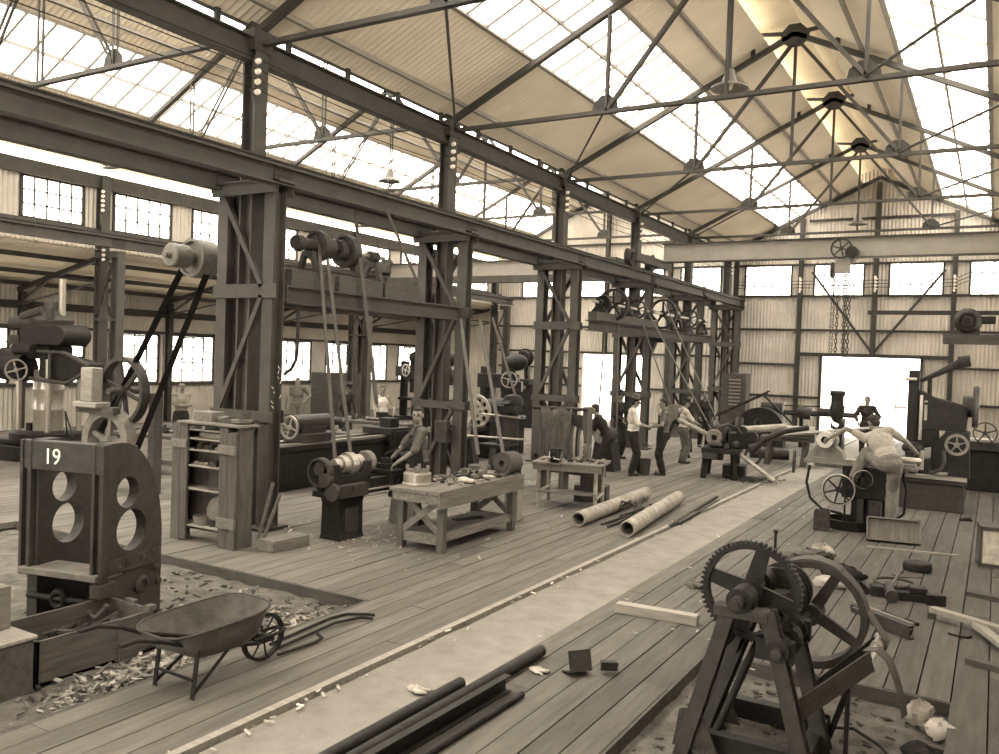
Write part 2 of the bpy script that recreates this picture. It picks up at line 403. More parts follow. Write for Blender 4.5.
# end wall of the aisle
aw = [(-19.2, -17.5), (-16.7, -14.95), (-14.1, -12.35), (-11.6, -9.9)]
wa = struct('wall_aisle_end', join(corr(-20.6, -9.9, ZT, zaisle, 'x', MY), corr(XAC-.8, XAC+.8, zaisle, zmona, 'x', MY), corr(-20.6, -9.9, ZS, ZT, 'x', MY, skip=aw), corr(-20.6, -9.9, 2.85, ZS, 'x', MY),
    corr(-20.6, -15.95, -.1, 2.85, 'x', MY), corr(-13.2, -9.9, -.1, 2.85, 'x', MY)), GALV)
for a, b in aw: window((a, YE, ZS), b-a, ZT-ZS, 5, 3, 'x')
g = MB()
for z, xa, xb in ((ZS, XO, XM), (ZT, XO, XM), (4.06, XO, XM), (2.93, XO, XM), (1.44, XO, -16), (1.44, -13.1, XM), (7.7, -18, -11), (2.2, XO, -16)): g.beam((xa, yy, z), (xb, yy, z), .06, .09)
struct('girt', g, STEELD, wa)
for x, zt in ((-17.05, 8), (XAC, 9.3), (-12, 8)): struct('post', MB().ibeam((x, YE-.2, 2.9 if x == XAC else 0), (x, YE-.2, zt), .16, .2, .02, (0, 1, 0)), STEELD, wa)
struct('rafter', MB().beam((XO, YE-.15, zaisle(XO)-.16), (XAC, YE-.15, zaisle(XAC)-.16), .12, .14).beam((XAC, YE-.15, zaisle(XAC)-.16), (XM, YE-.15, zaisle(XM)-.16), .12, .14), STEELD, wa)
# lean-to end wall, back wall and the clerestory wall over the lean-to
struct('wall_leanto_end', corr(XB, -20.6, -.1, zlean, 'x', MY), GALV)
MX = Matrix.Translation((XB, 0, 0)) @ Matrix.Rotation(PI/2, 4, 'Z')
bw = []
for k in range(-1, 6):
    y = 9.0+5.03*(k)
    bw += [(y+.25, y+2.05), (y+2.95, y+4.75)]
bw = [q for q in bw if q[1] < YE]
wb = struct('wall_back', join(corr(Y0, YE, 2.94, zlean(XB), 'y', MX), corr(Y0, YE, 1.33, 2.94, 'y', MX, skip=bw), corr(Y0, YE, -.1, 1.33, 'y', MX)), GALV)
for a, b in bw: window((XB, a, 1.33), b-a, 1.61, 4, 4, 'y', True)
g = MB()
for z, h in ((1.28, .08), (3.0, .08), (3.62, .22)): g.beam((XB+.1, Y0, z), (XB+.1, YE, z), .08, h)
struct('girt', g, STEELD, wb)
g = MB()
for k in range(-1, 6): struct('post', MB().ibeam((XB+.2, 9.0+5.03*k, 0), (XB+.2, 9.0+5.03*k, 4.0), .16, .2, .02, (1, 0, 0)), STEELD, wb)
MXO = Matrix.Translation((XO-.15, 0, 0)) @ Matrix.Rotation(PI/2, 4, 'Z')
cw = []
for k in range(-1, 6):
    y = 8.82+5.03*k
    cw += [(y+.4, y+2.2), (y+2.95, y+4.55)]
cw = [q for q in cw if q[0] > Y0 and q[1] < YE]
wc = struct('wall_clerestory', join(corr(Y0, YE, 6.6, 7.0, 'y', MXO), corr(Y0, YE, 5.58, 6.6, 'y', MXO, skip=cw), corr(Y0, YE, 5.0, 5.58, 'y', MXO)), GALV)
for a, b in cw: window((XO-.15, a, 5.58), b-a, 1.02, 5, 3, 'y')
struct('girt', MB().beam((XO-.05, Y0, 6.78), (XO-.05, YE, 6.78), .1, .34).beam((XO-.05, Y0, 5.5), (XO-.05, YE, 5.5), .08, .12), STEEL, wc)
# right-hand side wall of the main bay, beside the camera
MXR = Matrix.Translation((1.7, 0, 0)) @ Matrix.Rotation(PI/2, 4, 'Z')
rw = [(a, a+3.2) for a in (14.8, 23.2)]
struct('wall_right', join(corr(Y0, YE, -.1, 1.3, 'y', MXR), corr(Y0, YE, 1.3, 4.2, 'y', MXR, skip=rw), corr(Y0, YE, 4.2, zmain(1.7), 'y', MXR)), GALV)
for a, b in rw: window((1.7, a, 1.3), b-a, 2.9, 5, 4, 'y')

struct('monitor_board', MB().b2((-3.46, Y0, 9.66), (-3.42, YE, 9.98)), ROOFM, bpy.data.objects['ceiling_monitor'])
MR = Matrix.Translation((0, Y0, 0))
struct('wall_rear', join(corr(-9.9, 1.7, 4.2, zmain, 'x', MR), corr(-9.9, 1.7, -.15, 4.2, 'x', MR, skip=[(-6.2, -2.2)]), corr(-20.6, -9.9, -.15, zaisle, 'x', MR, skip=[(-17, -14)]), corr(XB, -20.6, -.15, zlean, 'x', MR)), GALV)
# ================================================================ STEEL FRAME
ORD = ['nearest the camera', 'second from the camera', 'third from the camera', 'fourth from the camera', 'fifth from the camera', 'last before the end wall']
def insul(mb, x, y, z0, n, dz):
    for i in range(n):
        mb.lathe([(0, 0), (.022, 0), (.042, .012), (.03, .03), (.042, .045), (.03, .06), (.035, .075), (.012, .09), (0, .09)], TR((x, y, z0-i*dz), (1, -.2, 0)), 10)
def tower(y, i):
    t = thing('crane_column', 'riveted steel crane column with braced legs, %s in the middle row' % ORD[i], 'column', (XM, y, 0), 0, 'braced crane columns of the middle row')
    obj('roof_shaft', MB().ibeam((0, 0, 0), (0, 0, 7.1), .24, .26, .03, (1, 0, 0)).box((0, 0, 7.02), (.3, .34, .3)), STEEL, t)
    for x in (-.46, .48):
        obj('crane_leg', MB().ibeam((x, 0, 0), (x, 0, 4.84), .2, .24, .022, (0, 1, 0)), STEEL, t)
        obj('base_plate', MB().box((x, 0, .02), (.36, .5, .04)).prism([(.1, 0), (.22, 0), (.1, .3)], .02, TR((x, -.14, .02), (0, 1, 0), (0, 0, 1)) @ Matrix.Rotation(PI/2, 4, 'Z')), STEELD, t)
    c = MB()
    for s in (-1, 1): c.chan((-.66, s*.15, 4.9), (.66, s*.15, 4.9), .05*s, .2, .015)
    obj('cap_channel', c.box((0, 0, 4.97), (1.42, .34, .03)), STEEL, t)
    for z in (3.42, 1.62):
        obj('cross_channel', MB().chan((-.6, -.15, z), (.68, -.15, z), .05, .2 if z > 2 else .15).chan((-.6, .15, z), (.6, .15, z), .05, .18), STEEL, t)
    for z0, z1, two in ((3.5, 4.8, 0), (1.7, 3.34, 1), (.1, 1.55, 1)):
        obj('diagonal', MB().angle((-.4, .15 if two else -.15, z1), (.42, .15 if two else -.15, z0), .075, .012, (0, 1, 0)), STEEL, t)
        obj('diagonal', MB().angle((.42, -.15 if two else .15, z1), (-.4, -.15 if two else .15, z0), .075, .012, (0, 1, 0)), STEEL, t)
    if i == 0:
        r = random.Random(4); c = MB()
        for k in range(9): a = V((.595, r.uniform(-.08, .08), 1.75+.07*k)); c.beam(a, a+V((0, r.uniform(-.05, .05), r.uniform(.02, .06))), .004, .008)
        o = obj('chalk_marks', c, PAINTW, t); o['label'] = 'small white chalk scribbles'
    ib = MB().box((.16, -.16, 6.45), (.03, .06, .62)); obj('insulator_board', ib, WOODD, t)
    im = MB(); insul(im, .19, -.16, 6.68, 4, .145); obj('insulators', im, PORC, t)
    return t
for i, y in enumerate(YS): tower(y, i)
def outer(y, i):
    t = thing('crane_column', 'plain steel double column of the outer row, %s' % ORD[i+1], 'column', (XO, y, 0), 0, 'double columns of the outer row')
    obj('roof_shaft', MB().ibeam((0, 0, 0), (0, 0, 6.95), .24, .26, .03, (1, 0, 0)), STEEL, t)
    obj('crane_leg', MB().ibeam((.68, 0, 0), (.68, 0, 4.96), .22, .26, .022, (1, 0, 0)), STEEL, t)
    obj('tie_channel', MB().chan((-.1, -.14, 4.87), (.8, -.14, 4.87), .05, .16).chan((-.12, -.14, 3.2), (.76, -.14, 3.2), .05, .06), STEEL, t)
    obj('diagonal', MB().angle((.0, -.15, 4.6), (.6, -.15, 3.3), .05, .01, (0, 1, 0)).angle((.6, -.13, 4.6), (0, -.13, 3.3), .05, .01, (0, 1, 0)), STEELD, t)
    obj('insulator_board', MB().box((.16, -.16, 6.1), (.03, .06, .9)), WOODD, t)
    im = MB(); insul(im, .19, -.16, 6.5, 5, .12); insul(im, .3, -.18, 4.98, 3, .12); obj('insulators', im, PORC, t)
for i, y in enumerate(YS[1:]): outer(y, i)
# runway girders
def girder(x, z, y0, y1, label, rail=True):
    t = thing('runway_girder', label, 'crane girder', (x, 0, 0), 0, 'crane runway girders')
    obj('girder', MB().ibeam((0, y0, z-.15), (0, y1, z-.15), .19, .27, .022), STEEL, t)
    obj('rail', MB().ext([(-.035, 0), (.035, 0), (.03, .015), (.012, .02), (.012, .045), (.026, .055), (.026, .075), (-.026, .075), (-.026, .055), (-.012, .045), (-.012, .02), (-.03, .015)], (0, y0, z-.012), (0, y1, z-.012)), STEELD, t)
    for y in YS:
        if y0 < y < y1:
            mb = MB().box((.016, y, z-.15), (.016, .36, .2))
            for r in range(3):
                for k in range(6): mb.sph((.026, y-.15+k*.06, z-.21+r*.06), (.008, .014, .014), 6, 4)
            obj('splice_plate', mb, STEELD, t)
    return t
girder(-8.87, 5.2, -2, 34.4, 'long steel crane runway girder facing the main bay, on the middle columns')
girder(-10.02, 5.2, -2, 34.4, 'long steel crane runway girder facing the aisle, behind the main bay girder')
girder(-19.62, 5.32, -2, 34.4, 'crane runway girder of the outer row beneath the clerestory windows')
e = thing('eave_girder', 'deep steel eave girder tying the middle columns under the bright roof gap', 'girder', (XM, 0, 0))
obj('web', MB().b2((-.02, -2, 6.74), (.02, YE-.2, 7.04)), STEEL, e)
obj('flange', MB().b2((-.12, -2, 7.04), (.12, YE-.2, 7.06)).b2((-.1, -2, 6.72), (.1, YE-.2, 6.74)), STEEL, e)
obj('gap_rail', MB().b2((-.1, -2, 7.24), (-.04, YE-.2, 7.27)), STEEL, e)
for k in range(24):
    y = 1.3+k*1.36
    obj('gap_bracket', MB().b2((-.03, y-.04, 7.06), (.03, y+.04, 7.27)), STEELD, e)

# ---------------------------------------------------------------- trusses
def truss(y, x0, x1, zf, zc, label, group, drop=.2):
    t = thing('roof_truss', label, 'roof truss', (0, y, 0), 0, group)
    xc = (x0+x1)/2; za = zf(xc)-drop; nl, nr = x0+(x1-x0)*.305, x1-(x1-x0)*.305
    def two(n, p, q, w=.06):
        obj(n, MB().angle((p[0], -.045, p[1]), (q[0], -.045, q[1]), w, .01, (0, 1, 0)).angle((p[0], .045, p[1]), (q[0], .045, q[1]), w, .01, (0, 1, 0)), STEEL, t)
    for a in (x0, x1):
        obj('rafter', MB().beam((a, 0, zf(a)-drop), (xc, 0, za), .12, .10), STEEL, t)
    two('bottom_chord', (x0, zc), (x1, zc), .07)
    for nx in (nl, nr):
        two('tie', (nx, zc), (xc, za-.1)); two('hanger', (nx, zc), (nx, zf(nx)-drop-.05), .05)
        obj('gusset', MB().prism([(-.26, -.05), (.26, -.05), (.22, .14), (.08, .26), (-.08, .26), (-.22, .14)], .02, TR((nx, 0, zc), (0, 1, 0), (0, 0, 1)) @ Matrix.Rotation(0, 4, 'Z')), STEELD, t)
    two('king_hanger', (xc, zc), (xc, za-.1), .05)
    obj('apex_gusset', MB().prism([(-.3, .02), (-.12, .2), (.12, .2), (.3, .02), (.24, -.16), (.1, -.26), (-.1, -.26), (-.24, -.16)], .12, TR((xc, 0, za), (0, 1, 0), (0, 0, 1))), STEELD, t)
    return t
for i, y in enumerate(YS[:5]):
    t = truss(y, XM, 1.4, zmain, 7.02, 'steel roof truss over the main bay, %s' % ORD[i], 'roof trusses of the main bay')
    mb = MB()
    for s in (-1, 1):
        a = XC+s*.2; b = XC+s*.88; mb.beam((a, 0, 9.78), (b, 0, zmon(b)-.08), .07, .07); mb.beam((b, 0, zmon(b)-.06), (b, 0, zmain(b)-.25), .08, .08)
    obj('monitor_strut', mb, STEELD, t)
    if y < 29: obj('sway_rod', MB().tube((-6.15, 0, 7.02), (-9.3, 5.0, 7.02), .022, n=6), STEELD, t)
    if i: obj('sway_rod', MB().tube((-1.91, 0, 7.02), (1.3, -5.0, 7.02), .025, n=6), STEEL, t)
    truss(y, XO, XM, lambda x: zaisle(x), 7.18, 'steel roof truss over the side aisle, %s' % ORD[i], 'roof trusses of the side aisle', .18)
# lean-to rafters
for i, y in enumerate(YS):
    t = thing('leanto_rafter', 'dark steel lean-to roof rafter behind the outer row, %s' % ORD[i], 'rafter', (0, y, 0), 0, 'lean-to rafters')
    obj('rafter', MB().beam((XB+.32, 0, zlean(XB)-.2), (XO-.28, 0, zlean(XO-.25)-.22), .1, .12), STEELD, t)
    obj('strut', MB().beam((XB+.32, 0, 3.6), (XO-2.2, 0, zlean(XO-2.2)-.24), .06, .06).beam((XO-.28, 0, 4.2), (XO-2.2, 0, zlean(XO-2.2)-.24), .06, .06).beam((XB+.32, 0, 3.6), (XO-.28, 0, 4.15), .05, .05), STEELD, t)
# ================================================================ OVERHEAD PLANT
def wheel(mb, M, R_, wd, ns=6, hub=.2, rim=.1, hw=None, a0=.3, sw=.13):
    """spoked wheel lying in the XY plane of M"""
    mb.ring(R_, R_*(1-rim), wd, M, 40); mb.lathe([(0, -wd*.6), (R_*hub, -wd*.6), (R_*hub, wd*.6), (0, wd*.6)], M, 20, False)
    mb.spokes(ns, R_*hub*.8, R_*(1-rim*.7), R_*sw*1.15, R_*sw*.8, wd*.3, M, a0); return mb
AY, AXX = TR((0, 0, 0), (0, 1, 0)), TR((0, 0, 0), (1, 0, 0))
def at(p, d=(0, 1, 0)): return TR(p, d)
def chain(mb, p, q, r=.032, pitch=.11):
    p, q = V(p), V(q); n = int((q-p).length/pitch); d = (q-p).normalized()
    for i in range(n):
        F = TR(p+d*pitch*(i+.5), d) @ Matrix.Rotation(PI/2*(i % 2), 4, 'Z') @ Matrix.Rotation(PI/2, 4, 'X')
        vs = []
        for k in range(10):
            a = 2*PI*k/10; vs.append((r*.95*math.cos(a), pitch*.62*math.sin(a), 0))
        mb.path([F @ V(v) for v in vs], r*.36, 4, True)
    return mb
# main bridge crane
YC = 24.0
t = thing('overhead_crane', 'pale plate girder travelling crane spanning the main bay with a chain hoist', 'overhead crane', (0, YC, 0))
obj('bridge_beam', MB().b2((-8.6, -.02, 5.56), (1.2, .02, 6.08)), STEELL, t)
obj('beam_flange', MB().b2((-8.62, -.13, 6.06), (1.2, .13, 6.09)).b2((-8.62, -.13, 5.53), (1.2, .13, 5.56)), STEEL, t)
ec = obj('end_carriage', MB().b2((-8.76, -2.1, 5.38), (-8.6, .5, 5.6)), STEEL, t)
for yy in (-1.95, -.38):
    obj('track_wheel', MB().lathe([(0, -.09), (.25, -.09), (.25, -.06), (.22, -.06), (.22, .06), (.25, .06), (.25, .09), (0, .09)], at((-8.87, yy, 5.49), (1, 0, 0)), 28).lathe([(0, .09), (.07, .09), (.07, .14), (0, .14)], at((-8.87, yy, 5.49), (1, 0, 0)), 14), STEELD, ec)
ho = obj('hoist_trolley', MB().b2((-3.78, -.32, 5.12), (-3.42, -.1, 5.5)).b2((-3.72, -.22, 5.5), (-3.46, .22, 5.54)).tube((-3.4, -.2, 5.5), (-3.4, .1, 5.5), .1), STEELL, t)
obj('hand_wheel', wheel(MB(), at((-3.62, -.42, 5.74)), .27, .06, 6, .2, .16), STEELD, ho)
obj('chain_wheel', MB().lathe([(0, -.03), (.2, -.03), (.22, 0), (.2, .03), (0, .03)], at((-3.86, -.2, 5.2), (1, 0, 0)), 24), STEELD, ho)
obj('sprocket', MB().tube((-3.38, -.36, 5.65), (-3.38, -.06, 5.65), .16, n=20), STEELD, ho)
for x, zb in ((-3.68, 1.95), (-3.47, 1.95), (-3.4, 2.4), (-3.52, 2.9)):
    obj('chain', chain(MB(), (x, -.22, 5.14), (x+(-.02 if zb < 2 else 0), -.22, zb)), STEELD, t)
for x in (-3.84, -3.78): obj('hand_chain', chain(MB(), (x, -.22, 5.2), (x, -.22, 1.6), .02, .08), STEELD, t)
hb = MB().tube((-3.76, -.22, 1.95), (-3.4, -.22, 1.95), .07).box((-3.58, -.22, 1.72), (.3, .16, .42)).sph((-3.58, -.22, 1.5), (.19, .12, .34), 14, 10)
hb.path([(-3.58, -.22, 1.3), (-3.5, -.22, 1.2), (-3.44, -.22, 1.12), (-3.55, -.22, 1.0), (-3.7, -.22, 1.06), (-3.7, -.22, 1.16)], [.07, .08, .07, .06, .05, .02], 8)
obj('hook_block', hb, IRON, t)
# aisle bridge crane
t = thing('overhead_crane', 'pale travelling crane beam crossing the side aisle behind the middle columns', 'overhead crane', (0, 24.3, 0))
obj('bridge_beam', MB().b2((-18.95, -.02, 5.3), (-10.35, .02, 5.76)), STEELL, t)
obj('beam_flange', MB().b2((-18.95, -.2, 5.06), (-10.45, .16, 5.28)).b2((-18.95, -.12, 5.76), (-10.35, .12, 5.79)), STEEL, t)
ec = obj('end_carriage', MB().b2((-19.45, -.75, 5.45), (-18.9, .75, 5.8)), STEEL, t)
for yy in (-.6, .6): obj('track_wheel', MB().lathe([(0, -.1), (.32, -.1), (.32, -.07), (.29, -.07), (.29, .07), (.32, .07), (.32, .1), (0, .1)], at((-19.6, yy, 5.74), (1, 0, 0)), 28), STEELD, ec)
ec = obj('end_carriage', MB().b2((-10.3, -.75, 5.35), (-9.92, .75, 5.7)), STEEL, t)
# pendant lamps
def lamp(x, y, z, zt, label):
    t = thing('pendant_lamp', label, 'lamp', (x, y, z), 0, 'pendant shop lamps')
    obj('stem', MB().tube((0, 0, .3), (0, 0, zt-z), .02, n=8), STEELD, t)
    obj('lamp_shade', MB().lathe([(.02, .32), (.07, .3), (.1, .2), (.13, .1), (.3, .02), (.31, -.01), (.3, -.01), (.28, .0), (.1, .07), (.06, .18), (0, .2)], None, 24), IRONL, t)
    obj('lamp_bulb', MB().sph((0, 0, .06), (.06, .06, .09)), PORC, t)
lamp(XC, 14.1, 7.2, 9.65, 'enamel pendant lamp hanging under the ridge, larger of the two near the roof truss')
lamp(XC, 29.2, 7.25, 9.65, 'enamel pendant lamp hanging under the ridge in front of the gable end')
lamp(XAC, 18.9, 7.4, 9.95, 'pendant lamp in the side aisle seen above the runway girder, near the column gap')
lamp(XAC, 28.9, 8.1, 9.95, 'pendant lamp in the side aisle, farthest down the aisle')
# overhead wires from insulator to insulator
for k in range(4):
    w_ = MB()
    ys = [-1]+YS
    for a, b in zip(ys[:-1], ys[1:]):
        w_.path([(-9.24, a+(b-a)*i/8-.16, 6.71-k*.145-.06*math.sin(PI*i/8)) for i in range(9)], .008, 5)
    one('overhead_wire', w_, RUBBER, 'bare overhead wire on the %s insulators of the middle columns' % ('top', 'second', 'third', 'lowest')[k], 'wire', group='wires on the middle columns')
for k in range(3):
    w_ = MB()
    xs = [-9.2, -6.72, -4.03, -1.42]
    for a, b in zip(xs[:-1], xs[1:]): w_.path([(a+(b-a)*i/6, YE-.36, 5.95-k*.13-.03*math.sin(PI*i/6)) for i in range(7)], .012, 5)
    w_.path([(-1.42, YE-.36, 5.95-k*.13), (1.2, 27, 6.3-k*.15)], .012, 5)
    one('overhead_wire', w_, RUBBER, 'bare wire crossing the end wall windows, %s of three' % ('top', 'middle', 'lowest')[k], 'wire', group='wires on the end wall')
for x, n_ in ((-6.72, 'beside the hoist chain'), (XC, 'on the centre post'), (-1.42, 'on the post nearest the motor shelf')):
    im = MB().box((x, YE-.31, 5.8), (.07, .03, .6)); insul(im, x, YE-.34, 5.98, 4, .12)
    one('insulator_set', im, PORC, 'vertical set of white insulators on the end wall, %s' % n_, 'insulator', group='insulator sets on the end wall')

# ---------------------------------------------------------------- line shafts on the middle row
def pulley(mb, p, r, w, crown=.01, d=(0, 1, 0)):
    return mb.lathe([(0, -w/2), (r*.25, -w/2), (r*.25, -w*.3), (r*.86, -w*.3), (r*.86, -w/2), (r, -w/2), (r+crown, 0), (r, w/2), (r*.86, w/2), (r*.86, w*.3), (r*.25, w*.3), (r*.25, w/2), (0, w/2)], at(p, d), 32)
def hanger(mb, x, y, z0, z1):
    mb.prism([(-.22, 0), (.22, 0), (.1, z1-z0-.1), (-.1, z1-z0-.1)], .08, TR((x, y, z0), (0, 1, 0), (0, 0, 1)) @ Matrix.Identity(4), [[(-.13, .06), (.13, .06), (.05, z1-z0-.18), (-.05, z1-z0-.18)]])
    mb.tube((x, y-.1, z1), (x, y+.1, z1), .09); return mb
one('shaft_beam', MB().ibeam((-9.0, 9.0, 3.4), (-9.0, 13.66, 3.4), .2, .26, .025), STEEL, 'steel beam between the first two crane columns carrying the line shaft', 'steel beam')
one('shaft_beam', MB().ibeam((-10.0, 9.0, 3.4), (-10.0, 13.66, 3.4), .2, .26, .025), STEEL, 'rear steel beam between the first two crane columns, behind the line shaft beam', 'steel beam')
for a, b, n_ in ((9.2, 10.15, 'nearest the first column'), (10.25, 11.35, 'middle of three'), (11.42, 12.4, 'farthest from the first column')):
    one('bearing_timber', MB().b2((-9.3, a, 3.53), (-9.0, b, 3.79)), WOODD, 'dark squared timber on the line shaft beam, %s' % n_, 'timber', bevel=.01, group='bearing timbers')
t = thing('line_shaft', 'overhead line shaft with two cone pulleys between the first two crane columns', 'line shaft', (-9.2, 0, 4.22))
obj('shaft', MB().tube((0, 9.5, 0), (0, 11.6, 0), .035), BRIGHT, t)
for y in (9.75, 11.3): obj('bearing_stand', hanger(MB(), 0, y, -.43, 0), IRONM, t)
obj('cone_pulley', pulley(pulley(MB(), (0, 9.95, 0), .24, .12), (0, 10.12, 0), .17, .2), IRONM, t)
obj('cone_pulley', pulley(pulley(MB(), (0, 10.45, 0), .16, .16), (0, 10.62, 0), .26, .18), IRONM, t)
obj('shaft_collar', MB().lathe([(0, -.1), (.11, -.1), (.13, 0), (.09, .1), (0, .1)], at((0, 9.55, 0)), 20), STEELD, t)
t = thing('line_shaft', 'twin drum countershaft on the outer side of the first crane column', 'line shaft', (-11.27, 9.1, 4.02))
obj('shaft', MB().tube((0, -.35, 0), (0, .95, 0), .04), BRIGHT, t)
obj('small_drum', MB().lathe([(0, -.16), (.17, -.16), (.19, -.14), (.19, .14), (.17, .16), (0, .16)], at((0, -.1, 0)), 28).lathe([(0, -.26), (.05, -.26), (.06, -.16), (0, -.16)], at((0, -.1, 0)), 14), IRONL, t)
obj('large_drum', pulley(MB(), (0, .32, 0), .31, .36), IRONL, t)
obj('bracket', MB().beam((0, .75, 0), (.85, .2, -.4), .08, .12).beam((0, .75, 0), (.85, .2, .1), .08, .1).tube((0, .6, 0), (0, .85, 0), .1), STEELD, t)
# far line shaft
one('shaft_beam', MB().ibeam((-8.66, 19.0, 3.45), (-8.66, 29.3, 3.45), .2, .26, .025), STEELD, 'dark steel beam carrying the far line shaft beyond the third crane column', 'steel beam')
one('bearing_timber', MB().b2((-8.78, 19.2, 3.585), (-8.54, 23.6, 3.8)), WOODD, 'long dark timber under the far line shaft beyond the third column', 'timber', bevel=.01)
t = thing('line_shaft', 'far line shaft with spoked wheels beyond the third crane column', 'line shaft', (-8.66, 0, 4.05))
obj('shaft', MB().tube((0, 19.2, 0), (0, 28.8, 0), .04), BRIGHT, t)
for y, r, n_ in ((20.5, .42, 5), (22.2, .26, 5), (24.3, .44, 5), (26.8, .3, 5)): obj('spoked_wheel', wheel(MB(), at((0, y, 0)), r, .14, n_, .22, .13), IRON, t)
for y in (19.6, 21.4, 23.2, 25.6, 28.2): obj('bearing_stand', hanger(MB(), 0, y, -.245 if y < 23.6 else -.46, 0), IRON, t)
obj('cone_pulley', pulley(pulley(MB(), (0, 19.85, 0), .2, .16), (0, 20.0, 0), .14, .14), IRON, t)
one('motor_bracket', MB().b2((-9.6, 24.4, 3.2), (-8.7, 24.7, 3.42)).prism([(-.3, 0), (.3, 0), (0, -.75)], .2, TR((-9.2, 24.5, 3.2), (0, 1, 0), (0, 0, 1))), STEELD, 'dark pointed bracket under the far line shaft', 'bracket')
def belt(p, q, w_, label, m=BELTL, sag=0, wd=(0, 1, 0), n=10, grp=None):
    p, q = V(p), V(q)
    return one('drive_belt', MB().strip([p.lerp(q, i/n)+V((0, 0, -sag*math.sin(PI*i/n))) for i in range(n+1)], w_, .008, wd), m, label, 'belt', group=grp)
one('conduit_pipe', MB().path([(-9.0, 9.35, 3.27), (-9.0, 9.36, 2.6), (-9.02, 9.36, 2.45), (-9.1, 9.34, 2.3), (-9.2, 9.3, 2.22)], .025, 8), STEELD, 'bent conduit hanging under the shaft beam at the first column', 'conduit')
t = thing('switch_box', 'small grey switch box fixed to the second crane column', 'switch box', (-9.2, 13.6, .9))
obj('box_body', MB().b2((-.15, -.1, 0), (.15, .05, .42)), IRONM, t, .015); obj('box_lever', MB().tube((.15, -.03, .2), (.22, -.03, .36), .015), IRON, t)
D2_ = math.radians
# ================================================================ FOREGROUND LEFT: CASTING, CRATES, BARROW
def arc(cx, cy, r, a0, a1, n): return [(cx+r*math.cos(math.radians(a0+(a1-a0)*i/n)), cy+r*math.sin(math.radians(a0+(a1-a0)*i/n))) for i in range(n+1)]
PZ = -.12
YZ = lambda x: Matrix(((0, 0, 1, x), (1, 0, 0, 0), (0, 1, 0, 0), (0, 0, 0, 1)))      # XY profile -> YZ plane at x
t = thing('machine_casting', 'tall dark casting with round holes and white painted 19 on its top bar', 'machine casting', (-7.91, 4.68, PZ), math.radians(13))
prof = [(0, 0), (.8, 0), (.8, .78)] + [(.8-.58*(1-math.cos(a)) , .78+1.0*math.sin(a)) for a in [PI/2*i/12 for i in range(1, 13)]] + [(0, 1.78)]
for x in (.07, .83):
    obj('side_plate', MB().prism(prof, .12, YZ(x), [circ(.31, 1.3, .15, 28), circ(.37, .93, .2, 32)]), IRONM, t, .008)
for x in (.0, .84):
    f = MB(); f.b2((x-.035, -.07, .5), (x+.0, 0, 1.78)).b2((x+.06, -.07, .5), (x+.1, 0, 1.78)).b2((x-.03, -.02, .5), (x+.1, .02, 1.78))
    obj('slide_rail', f, IRONM, t, .005)
obj('top_bar', MB().b2((0, -.06, 1.5), (.9, .06, 1.78)), IRONM, t, .012)
obj('ledge', MB().b2((.0, -.1, .52), (.9, .25, .58)), IRONL, t, .006)
obj('cross_web', MB().b2((.1, .3, .0), (.8, .36, .5)), IRON, t)
obj('tie_bar', MB().tube((.05, -.02, .3), (.85, -.02, .3), .03).torus(.07, .03, at((.42, -.03, .3)), 20, 8), IRON, t)
bp = MB().b2((.89, .02, .55), (.91, .7, .68)).b2((.86, -.12, .38), (.98, .1, .5))
for y, z in ((.06, .6), (.3, .63), (.5, .64), (.66, .66), (.7, .5), (.74, .35), (.2, .58)): bp.lathe([(0, 0), (.035, 0), (.03, .03), (0, .035)], at((.9, y, z), (1, 0, 0)), 10)
bp.lathe([(0, 0), (.09, 0), (.09, .03), (.055, .05), (.055, .03), (0, .03)], at((.89, .5, .37), (1, 0, 0)), 22)
obj('bolted_plate', bp, IRONM, t)
fc = bpy.data.curves.new('painted_number', 'FONT'); fc.body = '19'; fc.size = .21; fc.extrude = .002; fc.space_character = .95
fq = bpy.data.objects.new('number_source', fc); C.objects.link(fq); bpy.context.view_layer.update()
fm = bpy.data.meshes.new_from_object(fq.evaluated_get(bpy.context.evaluated_depsgraph_get())); bpy.data.objects.remove(fq); fm.materials.clear(); fm.materials.append(PAINTW)
fo = bpy.data.objects.new('painted_number', fm); C.objects.link(fo); fo.parent = t; fo.location = (.24, -.064, 1.57); fo.rotation_euler = (PI/2, 0, 0)
fo['label'] = 'white painted number 19'

def openbox(mb, x, y, z, th=.03):
    mb.b2((0, 0, 0), (x, y, th)); mb.b2((0, 0, 0), (th, y, z)); mb.b2((x-th, 0, 0), (x, y, z)); mb.b2((0, 0, 0), (x, th, z)); mb.b2((0, y-th, 0), (x, y, z)); return mb
t = thing('wooden_crate', 'open timber crate of scrap iron in front of the casting marked 19', 'crate', (-7.05, 3.86, PZ), 0)
obj('crate_body', openbox(MB(), .68, 1.1, .36), WOODM, t, .004)
for a_, b_ in (((.68, .72, 0), (.7, .88, .36)), ((.6, 1.02, .36), (.68, 1.1, .4)), ((.25, 1.08, .36), (.4, 1.12, .39))): obj('corner_batten', MB().b2(a_, b_), WOODM, t)
for k in range(16):
    x, y = rnd.uniform(-6.9, -6.5), rnd.uniform(4.1, 4.8); a = rnd.uniform(0, PI); l = rnd.uniform(.12, .22); h = PZ+.14+k*.007
    d = V((math.cos(a), math.sin(a), rnd.uniform(-.1, .55)))*l
    mb = MB()
    if k % 3: mb.tube(V((0, 0, 0))-d/2, d/2, .018, n=8).tube(d*.3, d*.5, .03, n=8)
    else: mb.beam(V((0, 0, 0))-d/2, d/2, .06, .03)
    one('scrap_bar', mb, IRON if k % 2 else RUST, 'short rusty scrap iron piece lying in the open crate', 'scrap iron', (x, y, h+.06), group='scrap pieces in the crate')
